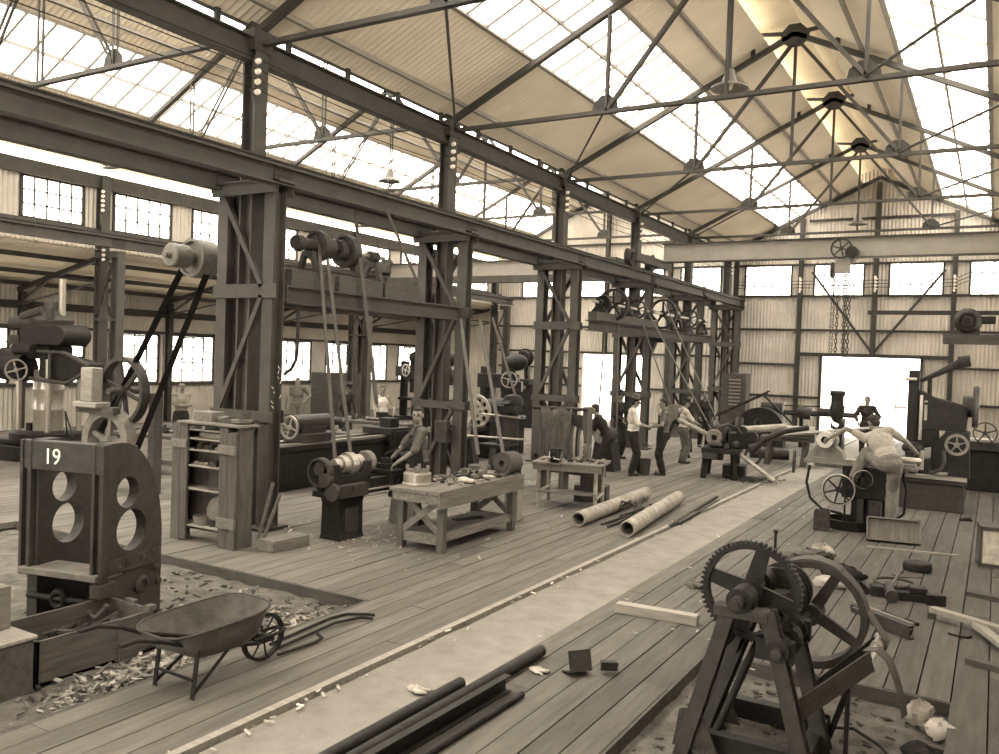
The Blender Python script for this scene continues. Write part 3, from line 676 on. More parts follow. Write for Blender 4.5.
t = thing('wooden_crate', 'large dark closed crate at the left edge beside the scrap crate', 'crate', (-7.2, 2.6, PZ), 0)
obj('crate_body', MB().b2((0, 0, 0), (.9, 1.2, .42)), WOODD, t, .01)
obj('lid_board', MB().b2((-.02, -.02, .42), (.92, .4, .45)).b2((-.02, .42, .42), (.92, .8, .45)).b2((-.02, .82, .42), (.92, 1.22, .45)), WOODL, t, .006)
t = thing('wooden_crate', 'pale box with dark bands standing on the large crate at the left edge', 'crate', (-7.15, 2.75, PZ+.45), .06)
obj('crate_body', MB().b2((0, 0, 0), (.62, 1.0, .34)), WOOD, t, .01)
obj('band', MB().b2((-.008, .2, -.0), (.628, .28, .348)).b2((-.008, .72, 0), (.628, .8, .348)), WOODL, t)
# metal chips on the pit earth
def litter(n, fn, smin, smax, seed, curl=False):
    r = random.Random(seed); mb = MB()
    for i in range(n):
        x, y, z = fn(r); s = r.uniform(smin, smax); Q = Matrix.Translation((x, y, z)) @ Euler((r.uniform(-.5, .5), r.uniform(-.5, .5), r.uniform(0, 6.3))).to_matrix().to_4x4()
        if curl: mb.path([Q @ V((s*.5*math.cos(k*.9), s*.5*math.sin(k*.9), s*.12*k)) for k in range(6)], s*.12, 4)
        else: mb.box((0, 0, 0), (s*r.uniform(.8, 2.4), s*r.uniform(.4, .8), s*.25), Q)
    return mb
one('metal_chips', join(litter(420, lambda r: (r.gauss(-5.95, .14), r.gauss(4.55, .45), PZ+.02+abs(r.gauss(0, .02))), .02, .06, 3), litter(160, lambda r: (r.uniform(-7.2, -5.8), r.gauss(6.2, .3), PZ+.015), .02, .05, 4), litter(130, lambda r: (r.gauss(-5.85, .12), r.gauss(5.9, .5), PZ+.02), .03, .07, 12)), CHIP, 'bright metal chips strewn over the pit earth by the wheelbarrow', 'metal chips', kind='stuff')
one('pit_rubble', join(litter(260, lambda r: (r.uniform(-8.5, -5.65), r.uniform(3.6, 6.85), PZ+.015), .02, .06, 41), litter(140, lambda r: (r.uniform(-2.1, -.25), r.uniform(5.2, 7.5), PZ+.015), .015, .045, 42)), RUST, 'dark rubble and scrap littering the earth of the two floor pits', 'rubble', kind='stuff')
one('floor_litter', join(litter(150, lambda r: (r.gauss(-4.3, .09), r.uniform(3.5, 24), .012), .012, .035, 5), litter(170, lambda r: (r.uniform(-9, -5.6), r.uniform(8, 16), .008), .012, .04, 6), litter(120, lambda r: (r.gauss(-7.4, .35), r.gauss(9.3, .5), .012), .015, .05, 7, True), litter(90, lambda r: (r.uniform(-3.9, -1), r.uniform(6.5, 20), .008), .012, .03, 8)), SHAV, 'pale shavings and swarf scattered along the kerb and under the benches', 'shavings', kind='stuff')

# wheelbarrow
t = thing('wheelbarrow', 'worn steel wheelbarrow with tubular handles standing by the pit', 'wheelbarrow', (-5.2, 4.5, 0), math.radians(-3)); t.scale = (.9, .93, .85)
def tray():
    mb = MB(); n = 32; rings = []
    for lvl, (sx_, sy_, z, cy) in enumerate(((.35, .52, .6, 0), (.335, .505, .598, 0), (.3, .45, .48, .0), (.22, .3, .36, .06), (.2, .27, .345, .06))):
        ring = []
        for i in range(n):
            a = 2*PI*i/n; c, s = math.cos(a), math.sin(a); e = .55
            x = sx_*math.copysign(abs(c)**e, c); y = sy_*math.copysign(abs(s)**e, s)+cy
            ring.append((x, y, z+(.04*(s+1) if lvl < 2 else 0)-.03))
        rings.append(ring)
    vs = [p for r_ in rings for p in r_]
    mb.add(vs, [(k*n+i, k*n+(i+1) % n, (k+1)*n+(i+1) % n, (k+1)*n+i) for k in range(4) for i in range(n)]+[tuple(range(4*n, 5*n))], True)
    return mb, rings[0]
tm, rim = tray(); o = obj('tray', tm, mat('worn_tray_steel', .09, .6, .1, .45, 5, .3, 40), t); sm_ = o.modifiers.new('s', 'SOLIDIFY'); sm_.thickness = .006
obj('tray_rim', MB().path(rim, .013, 8, True), STEELD, t)
for s in (-1, 1):
    obj('handle', MB().path([(s*.27, -.95, .66), (s*.27, -.8, .665), (s*.27, -.6, .6), (s*.24, -.4, .5), (s*.17, .1, .34), (s*.07, .5, .22), (s*.07, .68, .22)], .02, 10), IRON, t)
    obj('leg', MB().beam((s*.25, -.3, 0), (s*.25, -.25, .46), .045, .012, (0, 1, 0)).beam((s*.25, -.3, .03), (s*.2, .1, .34), .03, .01, (1, 0, 0)), IRON, t)
obj('leg_brace', MB().beam((-.25, -.29, .16), (.25, -.29, .16), .03, .012), IRON, t)
w_ = obj('wheel', MB().ring(.23, .2, .045, at((0, .62, .235), (1, 0, 0)), 40).tube((-.06, .62, .235), (.06, .62, .235), .035), IRON, t)
sp = MB()
for k in range(8): sp.tube((0, .62, .235), (0, .62+.21*math.cos(k*PI/4+.2), .235+.21*math.sin(k*PI/4+.2)), .009, n=6)
obj('spokes', sp, IRON, w_)
obj('fork', MB().path([(-.08, .45, .26), (-.08, .75, .26), (-.05, .82, .27), (.05, .82, .27), (.08, .75, .26), (.08, .45, .26)], .018, 8), IRON, t)
# bent rods on the floor
for k, pts in enumerate(([(-5.36, 5.35, .02), (-5.44, 6.2, .02), (-5.4, 6.4, .02), (-5.24, 6.52, .02), (-5.16, 6.54, .02)], [(-5.24, 5.3, .02), (-5.29, 6.1, .03), (-5.2, 6.38, .03), (-5.1, 6.44, .02)], [(-5.12, 5.2, .022), (-5.08, 5.6, .022), (-5.1, 5.72, .03), (-5.18, 5.74, .05)])):
    one('bent_rod', MB().path(pts, .015, 8), IRON, ('bent iron rod lying nearest the wheelbarrow wheel', 'middle bent iron rod beside the wheelbarrow', 'short hooked iron rod at the near end of the bent rods')[k], 'iron rod', group='bent rods on the floor')

# shelf cabinet
t = thing('shelf_cabinet', 'rough timber tool cabinet with open shelves in front of the first column', 'cabinet', (-9.5, 7.62, 0), math.radians(1))
W_ = 1.2
obj('door_board', MB().b2((-.02, -.03, .0), (.14, .01, 1.56)).b2((.145, -.03, .02), (.27, .01, 1.56)), WOODV, t, .005)
obj('door_board', MB().b2((.9, -.05, -.0), (1.04, -.01, 1.56)).b2((1.045, -.05, .0), (1.2, -.01, 1.5)), WOODV, t, .005)
for a_, b_ in (((-.03, -.05, 1.24), (.27, -.03, 1.36)), ((.89, -.075, 1.22), (1.21, -.05, 1.34)), ((.89, -.075, .26), (1.21, -.05, .4))): obj('batten', MB().b2(a_, b_), WOOD, t, .004)
obj('side_panel', MB().b2((0, .0, 0), (.03, .26, 1.58)), WOODD, t)
obj('side_panel', MB().b2((W_-.03, 0, 0), (W_, .26, 1.56)), WOODV, t)
obj('back_panel', MB().b2((0, .24, .1), (W_, .26, 1.58)), WOODV, t)
obj('top_board', MB().b2((.1, -.06, 1.57), (1.25, .3, 1.6)), WOOD, t, .004)
for z in (.2, .69, 1.0, 1.21, 1.36, 1.48): obj('shelf', MB().b2((.03, 0, z), (W_-.03, .24, z+.022)), WOODL, t)
CAB = lambda x, y, z: (-9.5+x, 7.62+y, z)
one('tin_bowl', MB().lathe([(0, 0), (.11, 0), (.125, .12), (.115, .12), (.1, .02), (0, .02)], None, 24), IRONL, 'round tin with straight sides on the lowest cabinet shelf', 'tin', CAB(.44, .12, .222))
one('round_lid', MB().lathe([(0, 0), (.17, .01), (.2, .04), (.17, .05), (0, .05)], TR((0, 0, .2), (.1, -1, .15)), 28), IRONL, 'pale round dish leaning at the back of the cabinet bottom', 'dish', CAB(.7, .19, .222))
one('tin_can', MB().lathe([(0, 0), (.06, 0), (.06, .09), (.05, .09), (.05, .01), (0, .01)], None, 16), RUST, 'small dark can beside the round tin in the cabinet', 'can', CAB(.66, .12, .222))
one('tin_plate', MB().lathe([(0, 0), (.15, 0), (.18, .025), (.17, .025), (.14, .008), (0, .008)], None, 24), IRONL, 'shallow tin plate on the cabinet shelf above the tin', 'plate', CAB(.66, .2, .712))
one('tool_box', MB().b2((-.22, -.08, 0), (.22, .08, .07)), WOODL, 'flat pale wooden box on the second cabinet shelf from the top', 'box', CAB(.56, .2, 1.382), bevel=.005)
def tool(k):
    mb = MB()
    if k % 4 == 0: mb.beam((-.09, 0, .015), (.09, 0, .015), .025, .02).ring(.03, .016, .02, Matrix.Translation((.1, 0, .015)), 12)
    elif k % 4 == 1: mb.tube((-.08, 0, .02), (.08, 0, .02), .018, n=8).tube((.05, 0, .02), (.09, 0, .02), .03, n=10)
    elif k % 4 == 2: mb.box((0, 0, .025), (.09, .06, .05)).tube((0, 0, .05), (0, 0, .08), .02, n=8)
    else: mb.lathe([(.015, 0), (.045, 0), (.045, .04), (.015, .04), (.015, 0)], None, 14, True, False)
    return mb
tools = [(one('hand_tool', tool(k), (IRON, IRONL, IRONM, BRIGHT)[k], ('steel spanner lying', 'short round bar tool lying', 'small square tool block', 'steel collar lying')[k]+' on the second cabinet shelf up', 'tool', CAB(.4+.14*k, .16, 1.022), k*.7, group='small tools')) for k in range(4)]
def scatter_tools(n, fn, where, grp, seed, sc=(1, 1)):
    r = random.Random(seed)
    for i in range(n):
        k = r.randrange(4); x, y, z = fn(r, i)
        o = tools[k].copy(); C.objects.link(o); o.location = (x, y, z); o.rotation_euler = (0, 0, r.uniform(0, 6.3)); o.scale = (r.uniform(*sc),)*3
        o['label'] = ('steel spanner', 'short round bar tool', 'small square tool block', 'steel collar')[k]+' '+where; o['group'] = grp+', '+('spanners', 'bars', 'blocks', 'collars')[k]
scatter_tools(7, lambda r, i: CAB(.34+i*.075, r.uniform(.05, .2), 1.022), 'on the cabinet shelf fourth from the top', 'tools on cabinet shelf four', 1)
scatter_tools(7, lambda r, i: CAB(.34+i*.075, r.uniform(.05, .2), 1.232), 'on the cabinet shelf third from the top', 'tools on cabinet shelf three', 2)
scatter_tools(8, lambda r, i: CAB(.33+i*.07, r.uniform(.05, .2), 1.502), 'under the cabinet top board', 'tools on the top cabinet shelf', 3, (.7, .9))
for n_, mb, l, c_, p, rz in (('plank_offcut', MB().b2((-.4, -.1, 0), (.4, .1, .05)), 'tilted plank offcut lying on the cabinet top', 'plank', (.75, .25, 1.62), -.2), ('wooden_box', MB().b2((-.16, -.12, 0), (.16, .12, .13)), 'small grey box at the middle of the cabinet top', 'box', (.42, .2, 1.6), .1),
                              ('wedge_block', MB().prism([(0, 0), (.5, 0), (.5, .16), (.1, .05)], .18, TR((0, 0, 0), (0, -1, 0), (0, 0, 1))), 'dark wedge block against the column on the cabinet top', 'wedge', (.62, .2, 1.6), 0)):
    one(n_, mb, WOODD if n_ == 'wedge_block' else WOOD, l, c_, CAB(*p), rz, bevel=.006)
t = thing('wooden_box', 'low white-marked wooden box on the floor right of the cabinet', 'box', (-8.1, 7.82, 0), math.radians(-4))
obj('box_body', MB().b2((0, 0, 0), (.28, .62, .15)), WOOD, t, .008)
obj('paint_mark', MB().b2((.28, .08, .03), (.283, .16, .12)).b2((.28, .3, .04), (.283, .42, .11)).b2((.04, -.003, .03), (.11, 0, .12)).b2((.17, -.003, .03), (.24, 0, .12)), IRONL, t)
for k in range(2): one('leaning_stick', MB().beam((0, 0, 0.02), (-.05+.05*k, .3, .75-.15*k), .05, .02, (1, 0, 0)), WOOD, 'thin stick leaning on the first column, %s of two' % ('longer', 'shorter')[k], 'stick', (-8.5+.09*k, 8.2, 0), 0, group='sticks leaning on the first column')

# ================================================================ LATHE AND BENCHES
def lathe_machine(name, label, loc, rz, L, big=1.0, m=IRON):
    t = thing(name, label, 'lathe', loc, rz)
    # y runs from headstock (0) to tailstock (L)
    obj('pedestal', MB().prism([(-.2, 0), (.2, 0), (.17, .06), (.16, .5), (.2, .6), (-.2, .6), (-.16, .5), (-.17, .06)], .5, TR((0, .4, 0), (0, 1, 0), (0, 0, 1)) @ Matrix.Rotation(0, 4, 'Z')), m, t, .015)
    obj('pedestal_door', MB().b2((.165, .26, .1), (.185, .52, .44)).b2((.18, .3, .14), (.19, .48, .4)), IRONM, t, .006)
    obj('end_leg', MB().prism([(-.18, 0), (.18, 0), (.12, .55), (-.12, .55)], .2, TR((0, L-.35, 0), (0, 1, 0), (0, 0, 1))), IRONL, t, .01)
    obj('bed', MB().b2((-.2, 0, .6), (.2, L, .68)).b2((-.17, .05, .68), (-.05, L, .8)).b2((.05, .05, .68), (.17, L, .8)), m, t, .006)
    obj('gear_box', MB().b2((.12, .02, .6), (.28, .62, .78)).tube((.2, .0, .7), (.2, -.06, .7), .12, n=20).tube((.2, .3, .74), (.3, .3, .74), .03), IRONM, t, .01)
    obj('headstock', MB().prism([(0, 0), (.8, 0), (.8, .26), (.68, .26), (.62, .1), (.2, .1), (.14, .26), (0, .26)], .34, YZ(0) @ Matrix.Translation((0, .8, 0))), m, t, .012)
    cp = MB()
    for k, r in enumerate((.09, .125, .16)): cp.lathe([(0, 0), (r, 0), (r+.006, .06), (r, .12), (0, .12)], at((0, .18+k*.13, 1.02)), 28)
    cp.lathe([(0, 0), (.12, 0), (.12, .1), (0, .1)], at((0, .62, 1.02)), 24)
    obj('cone_pulley', cp, BRIGHT, t)
    obj('chuck', MB().lathe([(0, 0), (.15, 0), (.16, .02), (.16, .1), (.1, .12), (0, .12)], at((0, .82, 1.02)), 28), IRONL, t)
    obj('gear_guard', MB().ring(.2, .17, .1, at((-.02, -.04, .95)), 36).tube((0, -.1, 1.0), (0, .05, 1.0), .09).tube((.1, -.1, .86), (.1, 0, .86), .1), IRONM, t)
    obj('lead_screw', MB().tube((.23, .6, .66), (.23, L-.1, .66), .015).tube((.23, .6, .58), (.23, L-.1, .58), .015), BRIGHT, t)
    c = MB().b2((-.24, 1.15, .8), (.26, 1.45, .88)).b2((.2, 1.15, .5), (.28, 1.45, .82)).b2((-.1, 1.22, .88), (.12, 1.4, .96)).b2((-.05, 1.26, .96), (.07, 1.36, 1.04)).tube((0, 1.31, 1.04), (.0, 1.31, 1.1), .02).tube((0, 1.31, 1.1), (.1, 1.5, 1.17), .013)
    c.lathe([(.06, -.01), (.075, -.01), (.075, .01), (.06, .01), (.06, -.01)], at((.3, 1.28, .68), (1, 0, 0)), 20, True, False).tube((.28, 1.28, .68), (.34, 1.28, .68), .012)
    c.beam((.31, 1.21, .68), (.31, 1.35, .68), .01, .01).beam((.31, 1.28, .61), (.31, 1.28, .75), .01, .01)
    obj('carriage', c, m, t, .004)
    ts = MB().b2((-.12, L-.45, .8), (.12, L-.15, .92)).tube((0, L-.5, 1.02), (0, L-.12, 1.02), .075).tube((0, L-.62, 1.02), (0, L-.5, 1.02), .03).b2((-.06, L-.4, .9), (.06, L-.2, 1.0))
    o = obj('tailstock', ts, m, t, .004)
    obj('hand_wheel', wheel(MB(), at((0, L-.06, 1.02)), .11, .025, 4, .25, .18), IRONM, o)
    return t
lathe_machine('lathe', 'small dark belt-driven lathe with bright cone pulley beside the near workbench', (-7.8, 8.68, 0), math.radians(-1), 2.1)
belt((-9.2, 9.95, 4.42), (-7.84, 8.95, 1.1), .07, 'flat belt nearer the camera running down to the small lathe')
belt((-9.2, 10.12, 4.3), (-7.78, 9.2, 1.18), .07, 'second flat belt running down to the cone pulley of the small lathe')
belt((-9.05, 10.62, 4.9), (-8.7, 10.9, 1.75), .09, 'broad pale belt hanging from the line shaft to the floor machine bucket')
belt((-8.78, 11.1, 4.95), (-8.9, 12.2, 3.85), .09, 'pale strap slung from the runway girder to the line shaft timber')

t = thing('workbench', 'near timber workbench with cross-braced end legs covered with tools', 'workbench', (-6.5, 10.1, 0), math.radians(1))
obj('top', join(*[MB().b2((-.4+k*.2, -1.15, .78), (-.4+k*.2+.194, 1.2, .83)) for k in range(4)]), WOOD, t, .004)
obj('apron', MB().b2((.36, -1.13, .6), (.4, 1.18, .78)).b2((-.36, -1.13, .66), (.36, -1.09, .78)), WOOD, t, .004)
for sx_, sy_ in ((-1, -1), (1, -1), (-1, 1), (1, 1)): obj('leg', MB().b2((sx_*.32-.05, sy_*.95-.05, 0), (sx_*.32+.05, sy_*.95+.05, .78)), WOODV, t, .005)
for sy_ in (-1, 1):
    obj('cross_brace', MB().beam((-.3, sy_*.95-.03, .24), (.3, sy_*.95-.03, .7), .09, .025, (0, 1, 0)).beam((.3, sy_*.95+.0, .24), (-.3, sy_*.95+.0, .7), .09, .025, (0, 1, 0)), WOOD, t)
    obj('end_rail', MB().b2((-.3, sy_*.95-.03, .1), (.3, sy_*.95+.02, .24)), WOOD, t)
obj('stretcher', MB().b2((.28, -.95, .14), (.34, .95, .24)), WOOD, t); obj('under_shelf', MB().b2((-.3, -.9, .2), (.28, .9, .225)), WOODD, t)
BT = .832
t = thing('lathe_chuck', 'large bright round chuck on the left end of the near workbench', 'chuck', (-6.72, 9.35, BT))
obj('chuck_body', MB().lathe([(0, 0), (.2, 0), (.2, .02), (.19, .03), (.19, .15), (.18, .16), (.05, .16), (.05, .1), (0, .1)], None, 36), BRIGHT, t)
for k in range(4):
    a = k*PI/2+.5; obj('chuck_jaw', MB().box((0, 0, 0), (.1, .045, .06), RZ((.1*math.cos(a), .1*math.sin(a), .18), a)).box((0, 0, 0), (.04, .045, .05), RZ((.14*math.cos(a), .14*math.sin(a), .23), a)), IRONL, t)
one('oil_bottle', MB().lathe([(0, 0), (.055, 0), (.06, .02), (.058, .1), (.045, .13), (.018, .19), (.022, .21), (.0, .21)], None, 18), IRONL, 'pale conical oil can standing on the near workbench', 'oil can', (-6.52, 10.75, BT))
one('rolled_belting', MB().lathe([(.05, -.16), (.11, -.16), (.11, -.14), (.17, -.14), (.17, .16), (.05, .16), (.05, -.16)], at((0, 0, .17), (.1, 1, 0)), 32, True, False), WOODD, 'large roll of belting at the far end of the near workbench', 'belting roll', (-6.3, 11.08, BT))
one('tin_cup', MB().lathe([(0, 0), (.06, 0), (.07, .09), (.06, .09), (.05, .01), (0, .01)], None, 18), IRONL, 'tilted pale tin cup at the middle of the near workbench', 'cup', (-6.6, 10.35, BT+.02), (.5, .3, 0))
one('white_rag', MB().sph((0, 0, .03), (.1, .06, .045), 9, 6).sph((.09, .03, .02), (.06, .06, .035), 8, 5), CLOTHW, 'crumpled white rag on the front half of the near workbench', 'rag', (-6.35, 9.95, BT))
one('white_rag', MB().sph((0, 0, .02), (.07, .04, .03), 9, 6).sph((.06, .03, .02), (.05, .03, .03), 8, 5), CLOTHW, 'small white rag beside the oil can on the near workbench', 'rag', (-6.32, 10.5, BT))
one('steel_rod', MB().tube((-.2, .35, .012), (.2, -.35, .012), .012), IRON, 'long thin rod lying across the near workbench', 'rod', (-6.5, 9.85, BT))
one('mallet', MB().tube((-.08, 0, .05), (.08, 0, .05), .05, n=14).tube((0, .05, .05), (0, .35, .03), .014), WOOD, 'wooden mallet lying near the belting roll on the workbench', 'mallet', (-6.42, 10.55, BT), -.8)
scatter_tools(40, lambda r, i: (-6.84+.16*(i % 5)+r.uniform(-.02, .02), 9.66+.165*(i//5), BT), 'lying among the tools on the near workbench', 'tools on the near workbench', 9, (.65, 1.0))
one('ribbed_barrel', MB().lathe([(0, -.25), (.12, -.25), (.13, -.2), (.13, .2), (.12, .25), (0, .25)], at((0, 0, .13), (.4, 1, 0)), 20), IRON, 'dark cylinder lying on the floor beneath the near workbench', 'cylinder', (-6.55, 10.4, 0))
one('wood_block', MB().b2((-.12, -.12, 0), (.12, .12, .5)), WOOD, 'upright block of wood on the floor behind the near workbench end', 'block', (-7.15, 9.75, 0), .3, bevel=.01)
one('wood_block', MB().b2((-.11, -.14, 0), (.11, .14, .55)), WOODL, 'paler upright wooden block past the far end of the near workbench', 'block', (-6.55, 11.75, 0), .2, bevel=.01)

t = thing('pipe_leg_bench', 'far workbench on pale pipe legs with a vise, loaded with tools', 'workbench', (-6.42, 13.6, 0), math.radians(14))
obj('top', join(*[MB().b2((-.62, -.48+k*.24, .76), (.62, -.48+k*.24+.234, .8)) for k in range(4)]), WOOD, t, .004)
obj('apron', MB().b2((-.6, -.46, .66), (.6, -.42, .76)), WOOD, t)
for sx_, sy_ in ((-1, -1), (1, -1), (-1, 1), (1, 1)): obj('pipe_leg', MB().tube((sx_*.5, sy_*.38, 0), (sx_*.5, sy_*.38, .76), .035), PIPEM, t)
for x, z in ((.5, .2), (-.5, .26)): obj('side_rail', MB().tube((x, -.38, z), (x, .38, z), .03), PIPEM, t)
obj('foot_board', MB().b2((-.52, -.42, .26), (.52, -.3, .29)).b2((-.5, .0, .2), (.5, .3, .23)), WOOD, t)
obj('back_board', MB().b2((.1, .3, .25), (.48, .33, .74)), WOODD, t)
B2 = lambda x, y, z=.802: tuple((Matrix.Translation((-6.42, 13.6, z)) @ Matrix.Rotation(math.radians(14), 4, 'Z')) @ V((x, y, 0)))
t = thing('bench_vise', 'dark bench vise on the left half of the pipe-legged bench', 'vise', B2(-.22, -.36), math.radians(14))
obj('vise_body', MB().b2((-.08, -.1, 0), (.08, .14, .06)).b2((-.07, .0, .06), (.07, .1, .2)).b2((-.09, .02, .17), (.09, .08, .24)), IRON, t, .01)
obj('vise_jaw', MB().b2((-.07, -.16, .04), (.07, -.06, .2)).b2((-.09, -.09, .17), (.09, -.04, .24)).tube((0, -.3, .1), (0, -.1, .1), .025), IRON, t, .01)
obj('vise_handle', MB().tube((-.14, -.29, .12), (.14, -.29, .08), .01), BRIGHT, t)
one('sheet_tube', MB().lathe([(.055, 0), (.07, 0), (.07, .3), (.055, .3), (.055, 0)], None, 18, True, False), IRONL, 'pale open tube standing tilted on the pipe-legged bench', 'tube', B2(.22, .1), (.25, .2, 0))
one('oil_can', MB().lathe([(0, 0), (.05, 0), (.05, .07), (.02, .1), (.006, .2), (0, .2)], None, 16), BRIGHT, 'small bright oil can near the vise on the pipe-legged bench', 'oil can', B2(-.34, -.3))
scatter_tools(30, lambda r, i: B2(-.5+.17*(i % 7), -.2+.15*(i//7)+r.uniform(-.02, .02)), 'lying on the pipe-legged bench', 'tools on the pipe-legged bench', 11, (.7, 1.1))
one('hammer', MB().beam((0, 0, .03), (.22, .2, .16), .025, .02).box((.0, 0, .03), (.1, .04, .05)), WOODL, 'pale-handled hammer propped among the tools on the pipe-legged bench', 'hammer', B2(.02, -.1))
one('wooden_chest', MB().b2((-.3, -.2, 0), (.3, .2, .3)), WOODD, 'low dark chest on the floor under the pipe-legged bench', 'chest', (-6.35, 14.35, 0), .25, bevel=.01)

# ================================================================ MIDDLE GROUND
# draped timber rack
t = thing('timber_rack', 'tall timber rack draped with sacking behind the pipe-legged bench', 'rack', (-7.35, 15.2, 0), math.radians(-6))
for x in (-.52, .0, .5): obj('post', MB().b2((x-.06, -.1, 0), (x+.06, .1, 1.58 if x < .4 else 1.68)), WOODV, t, .008)
obj('top_rail', MB().tube((-.7, -.12, 1.6), (.55, -.12, 1.63), .035), RUST, t)
obj('back_board', MB().b2((-.5, .1, .3), (.5, .13, 1.5)), WOODD, t)
sk = MB(); n = 18; vs = []
for i in range(n+1):
    for j in range(9): vs.append((-.48+.72*i/n, -.15-.05*math.sin(i*1.9)*(.3+j/9)-.03*math.sin(i*.7+j), 1.62-1.2*j/8))
sk.add(vs, [(i*9+j, (i+1)*9+j, (i+1)*9+j+1, i*9+j+1) for i in range(n) for j in range(8)], True)
o = obj('sacking', sk, CLOTHM, t); q = o.modifiers.new('s', 'SOLIDIFY'); q.thickness = .012
for k in range(5): obj('hanging_cloth', MB().sph((.28+.05*k, -.16, .98-.02*k), (.045, .04, .34), 8, 6), (CLOTHM, CLOTHL, CLOTHD)[k % 3], t)
# pillar drill with cast column
t = thing('drill_post', 'grey cast pedestal drill standing left of the draped rack', 'drilling machine', (-8.5, 14.9, 0))
obj('pedestal', MB().lathe([(0, 0), (.34, 0), (.34, .08), (.28, .5), (.3, .56), (.24, .62), (.2, 1.5), (.22, 1.56), (0, 1.56)], None, 24), IRONM, t)
obj('head', MB().lathe([(0, 0), (.2, 0), (.22, .1), (.16, .22), (0, .26)], Matrix.Translation((.1, 0, 1.6)), 18).tube((.1, 0, 1.3), (.1, -.25, 1.7), .08).b2((-.1, -.3, 1.5), (.3, .05, 1.62)), IRON, t)
obj('feed_bar', MB().tube((-.9, -.25, .95), (.5, -.25, .98), .022).tube((-.5, -.2, 1.42), (.4, -.2, 1.4), .022), BRIGHT, t)
obj('table', MB().b2((-.4, -.5, .78), (.35, -.1, .85)), IRON, t)
# pipes and bars on the floor
def pipe(p, q, r, label):
    p, q = V(p), V(q); L_ = (q-p).length
    return one('large_pipe', MB().lathe([(r*.82, 0), (r, 0), (r, .05), (r*1.03, .06), (r*1.03, .1), (r, .12), (r, L_), (r*.82, L_), (r*.82, 0)], TR((0, 0, 0), q-p), 28, True, False), PIPEM, label, 'pipe', p)
pipe((-5.5, 11.95, .12), (-5.62, 15.2, .12), .115, 'large pale pipe on the floor beside the pipe-legged bench')
pipe((-4.6, 11.72, .125), (-4.95, 15.1, .125), .12, 'large pale pipe nearest the kerb, its dark open end toward the camera')
for k, (p, q, l) in enumerate((((-5.25, 12.3, .02), (-5.12, 15.3, .02), 'first'), ((-5.0, 12.5, .02), (-5.1, 14.9, .1), 'second'), ((-5.1, 12.2, .02), (-4.95, 14.4, .14), 'third'), ((-4.72, 12.2, .02), (-5.25, 14.0, .2), 'fourth'), ((-4.35, 12.9, .02), (-4.6, 16.4, .02), 'fifth'), ((-4.3, 13.2, .02), (-4.45, 16.0, .02), 'sixth'))):
    one('iron_bar', MB().beam(p, q, .05, .03), RUST, 'thin iron bar lying between and beside the large pipes, %s of six from the bench' % l, 'iron bar', group='bars between the pipes')
for k in range(4): one('scrap_hook', MB().path([(0, 0, .02), (.2, .1, .1), (.3, .3, .16), (.2, .4, .06)], .02, 6), RUST, 'bent scrap iron piece heaped between the large pipes', 'scrap iron', (-5.2+.1*k, 12.9+.35*k, .05), k*1.3, group='scrap between the pipes')
one('bucket', MB().lathe([(0, 0), (.15, 0), (.18, .36), (.17, .36), (.14, .01), (0, .01)], None, 22), RUST, 'dark metal bucket on the floor between the two standing men', 'bucket', (-6.93, 18.5, 0))
# pipe threading machine
t = thing('threading_machine', 'dark pipe threading machine on a legged stand near the kerb', 'threading machine', (-5.35, 19.5, 0), math.radians(10))
for x, y in ((-.35, -.4), (.25, -.4), (-.35, .35), (.25, .35)): obj('leg', MB().beam((x*1.15, y*1.1, 0), (x, y, .6), .1, .1), IRON, t)
obj('bed', MB().b2((-.45, -.5, .58), (.4, .5, .7)).b2((-.4, -.35, .42), (.0, .0, .58)).b2((0, -.2, .02), (.5, .4, .3)), IRON, t, .01)
obj('gear_head', MB().lathe([(0, -.2), (.24, -.2), (.3, -.1), (.3, .1), (.22, .22), (0, .22)], TR((-.1, 0, .92), (1, -.3, 0)), 24).b2((.1, -.25, .7), (.55, .25, 1.05)).tube((.4, -.3, 1.1), (.4, .25, 1.1), .12).tube((.6, -.2, .95), (.6, .15, .95), .15), IRON, t, .01)
for mb in (MB().tube((-.25, -.45, .78), (.0, -.45, .78), .05), MB().tube((.1, -.5, .76), (.1, -.2, .76), .06), MB().sph((.3, -.35, .8), .09, 10, 8), MB().tube((-.35, .2, 1.05), (.1, .3, 1.2), .06), MB().tube((.55, -.3, .75), (.8, -.2, .8), .07), MB().path([(-.1, -.45, 1.15), (.1, -.4, 1.25), (.3, -.4, 1.2), (.42, -.4, 1.05)], .03, 6), MB().b2((-.42, -.56, .46), (-.1, -.46, .6)), MB().tube((.3, .1, 1.15), (.3, .3, 1.35), .09), MB().ring(.2, .15, .06, TR((.66, -.25, .55), (.3, -1, 0)), 24)): obj('fitting', mb, IRONM, t)
obj('die_head', MB().lathe([(.07, -.07), (.17, -.07), (.19, 0), (.17, .07), (.07, .07), (.07, -.07)], TR((-.2, -.3, .93), (0, 1, 0)), 20, True, False), IRONL, t)
obj('lever', MB().tube((.0, -.3, 1.0), (-.45, -.1, 1.3), .02).tube((.3, 0, 1.1), (.35, .1, 1.55), .025).path([(.6, -.3, .62), (.9, -.3, .95), (1.3, -.2, 1.15), (1.8, .1, 1.25)], .06, 8), IRON, t)
def rod(p, q, r, m, label, name='pipe_length', cat='pipe'): return one(name, MB().tube(p, q, r, n=16), m, label, cat)
rod((-6.4, 19.3, 1.27), (-5.72, 19.35, .98), .055, PIPEM, 'pale pipe length sloping into the left side of the threading machine')
rod((-4.95, 19.5, 1.12), (-4.1, 20.0, 1.22), .085, PIPEM, 'thick pale pipe leaving the right side of the threading machine')
rod((-4.98, 19.3, .62), (-4.05, 18.9, .1), .045, PIPEM, 'pale pipe sloping down to the floor right of the threading machine')
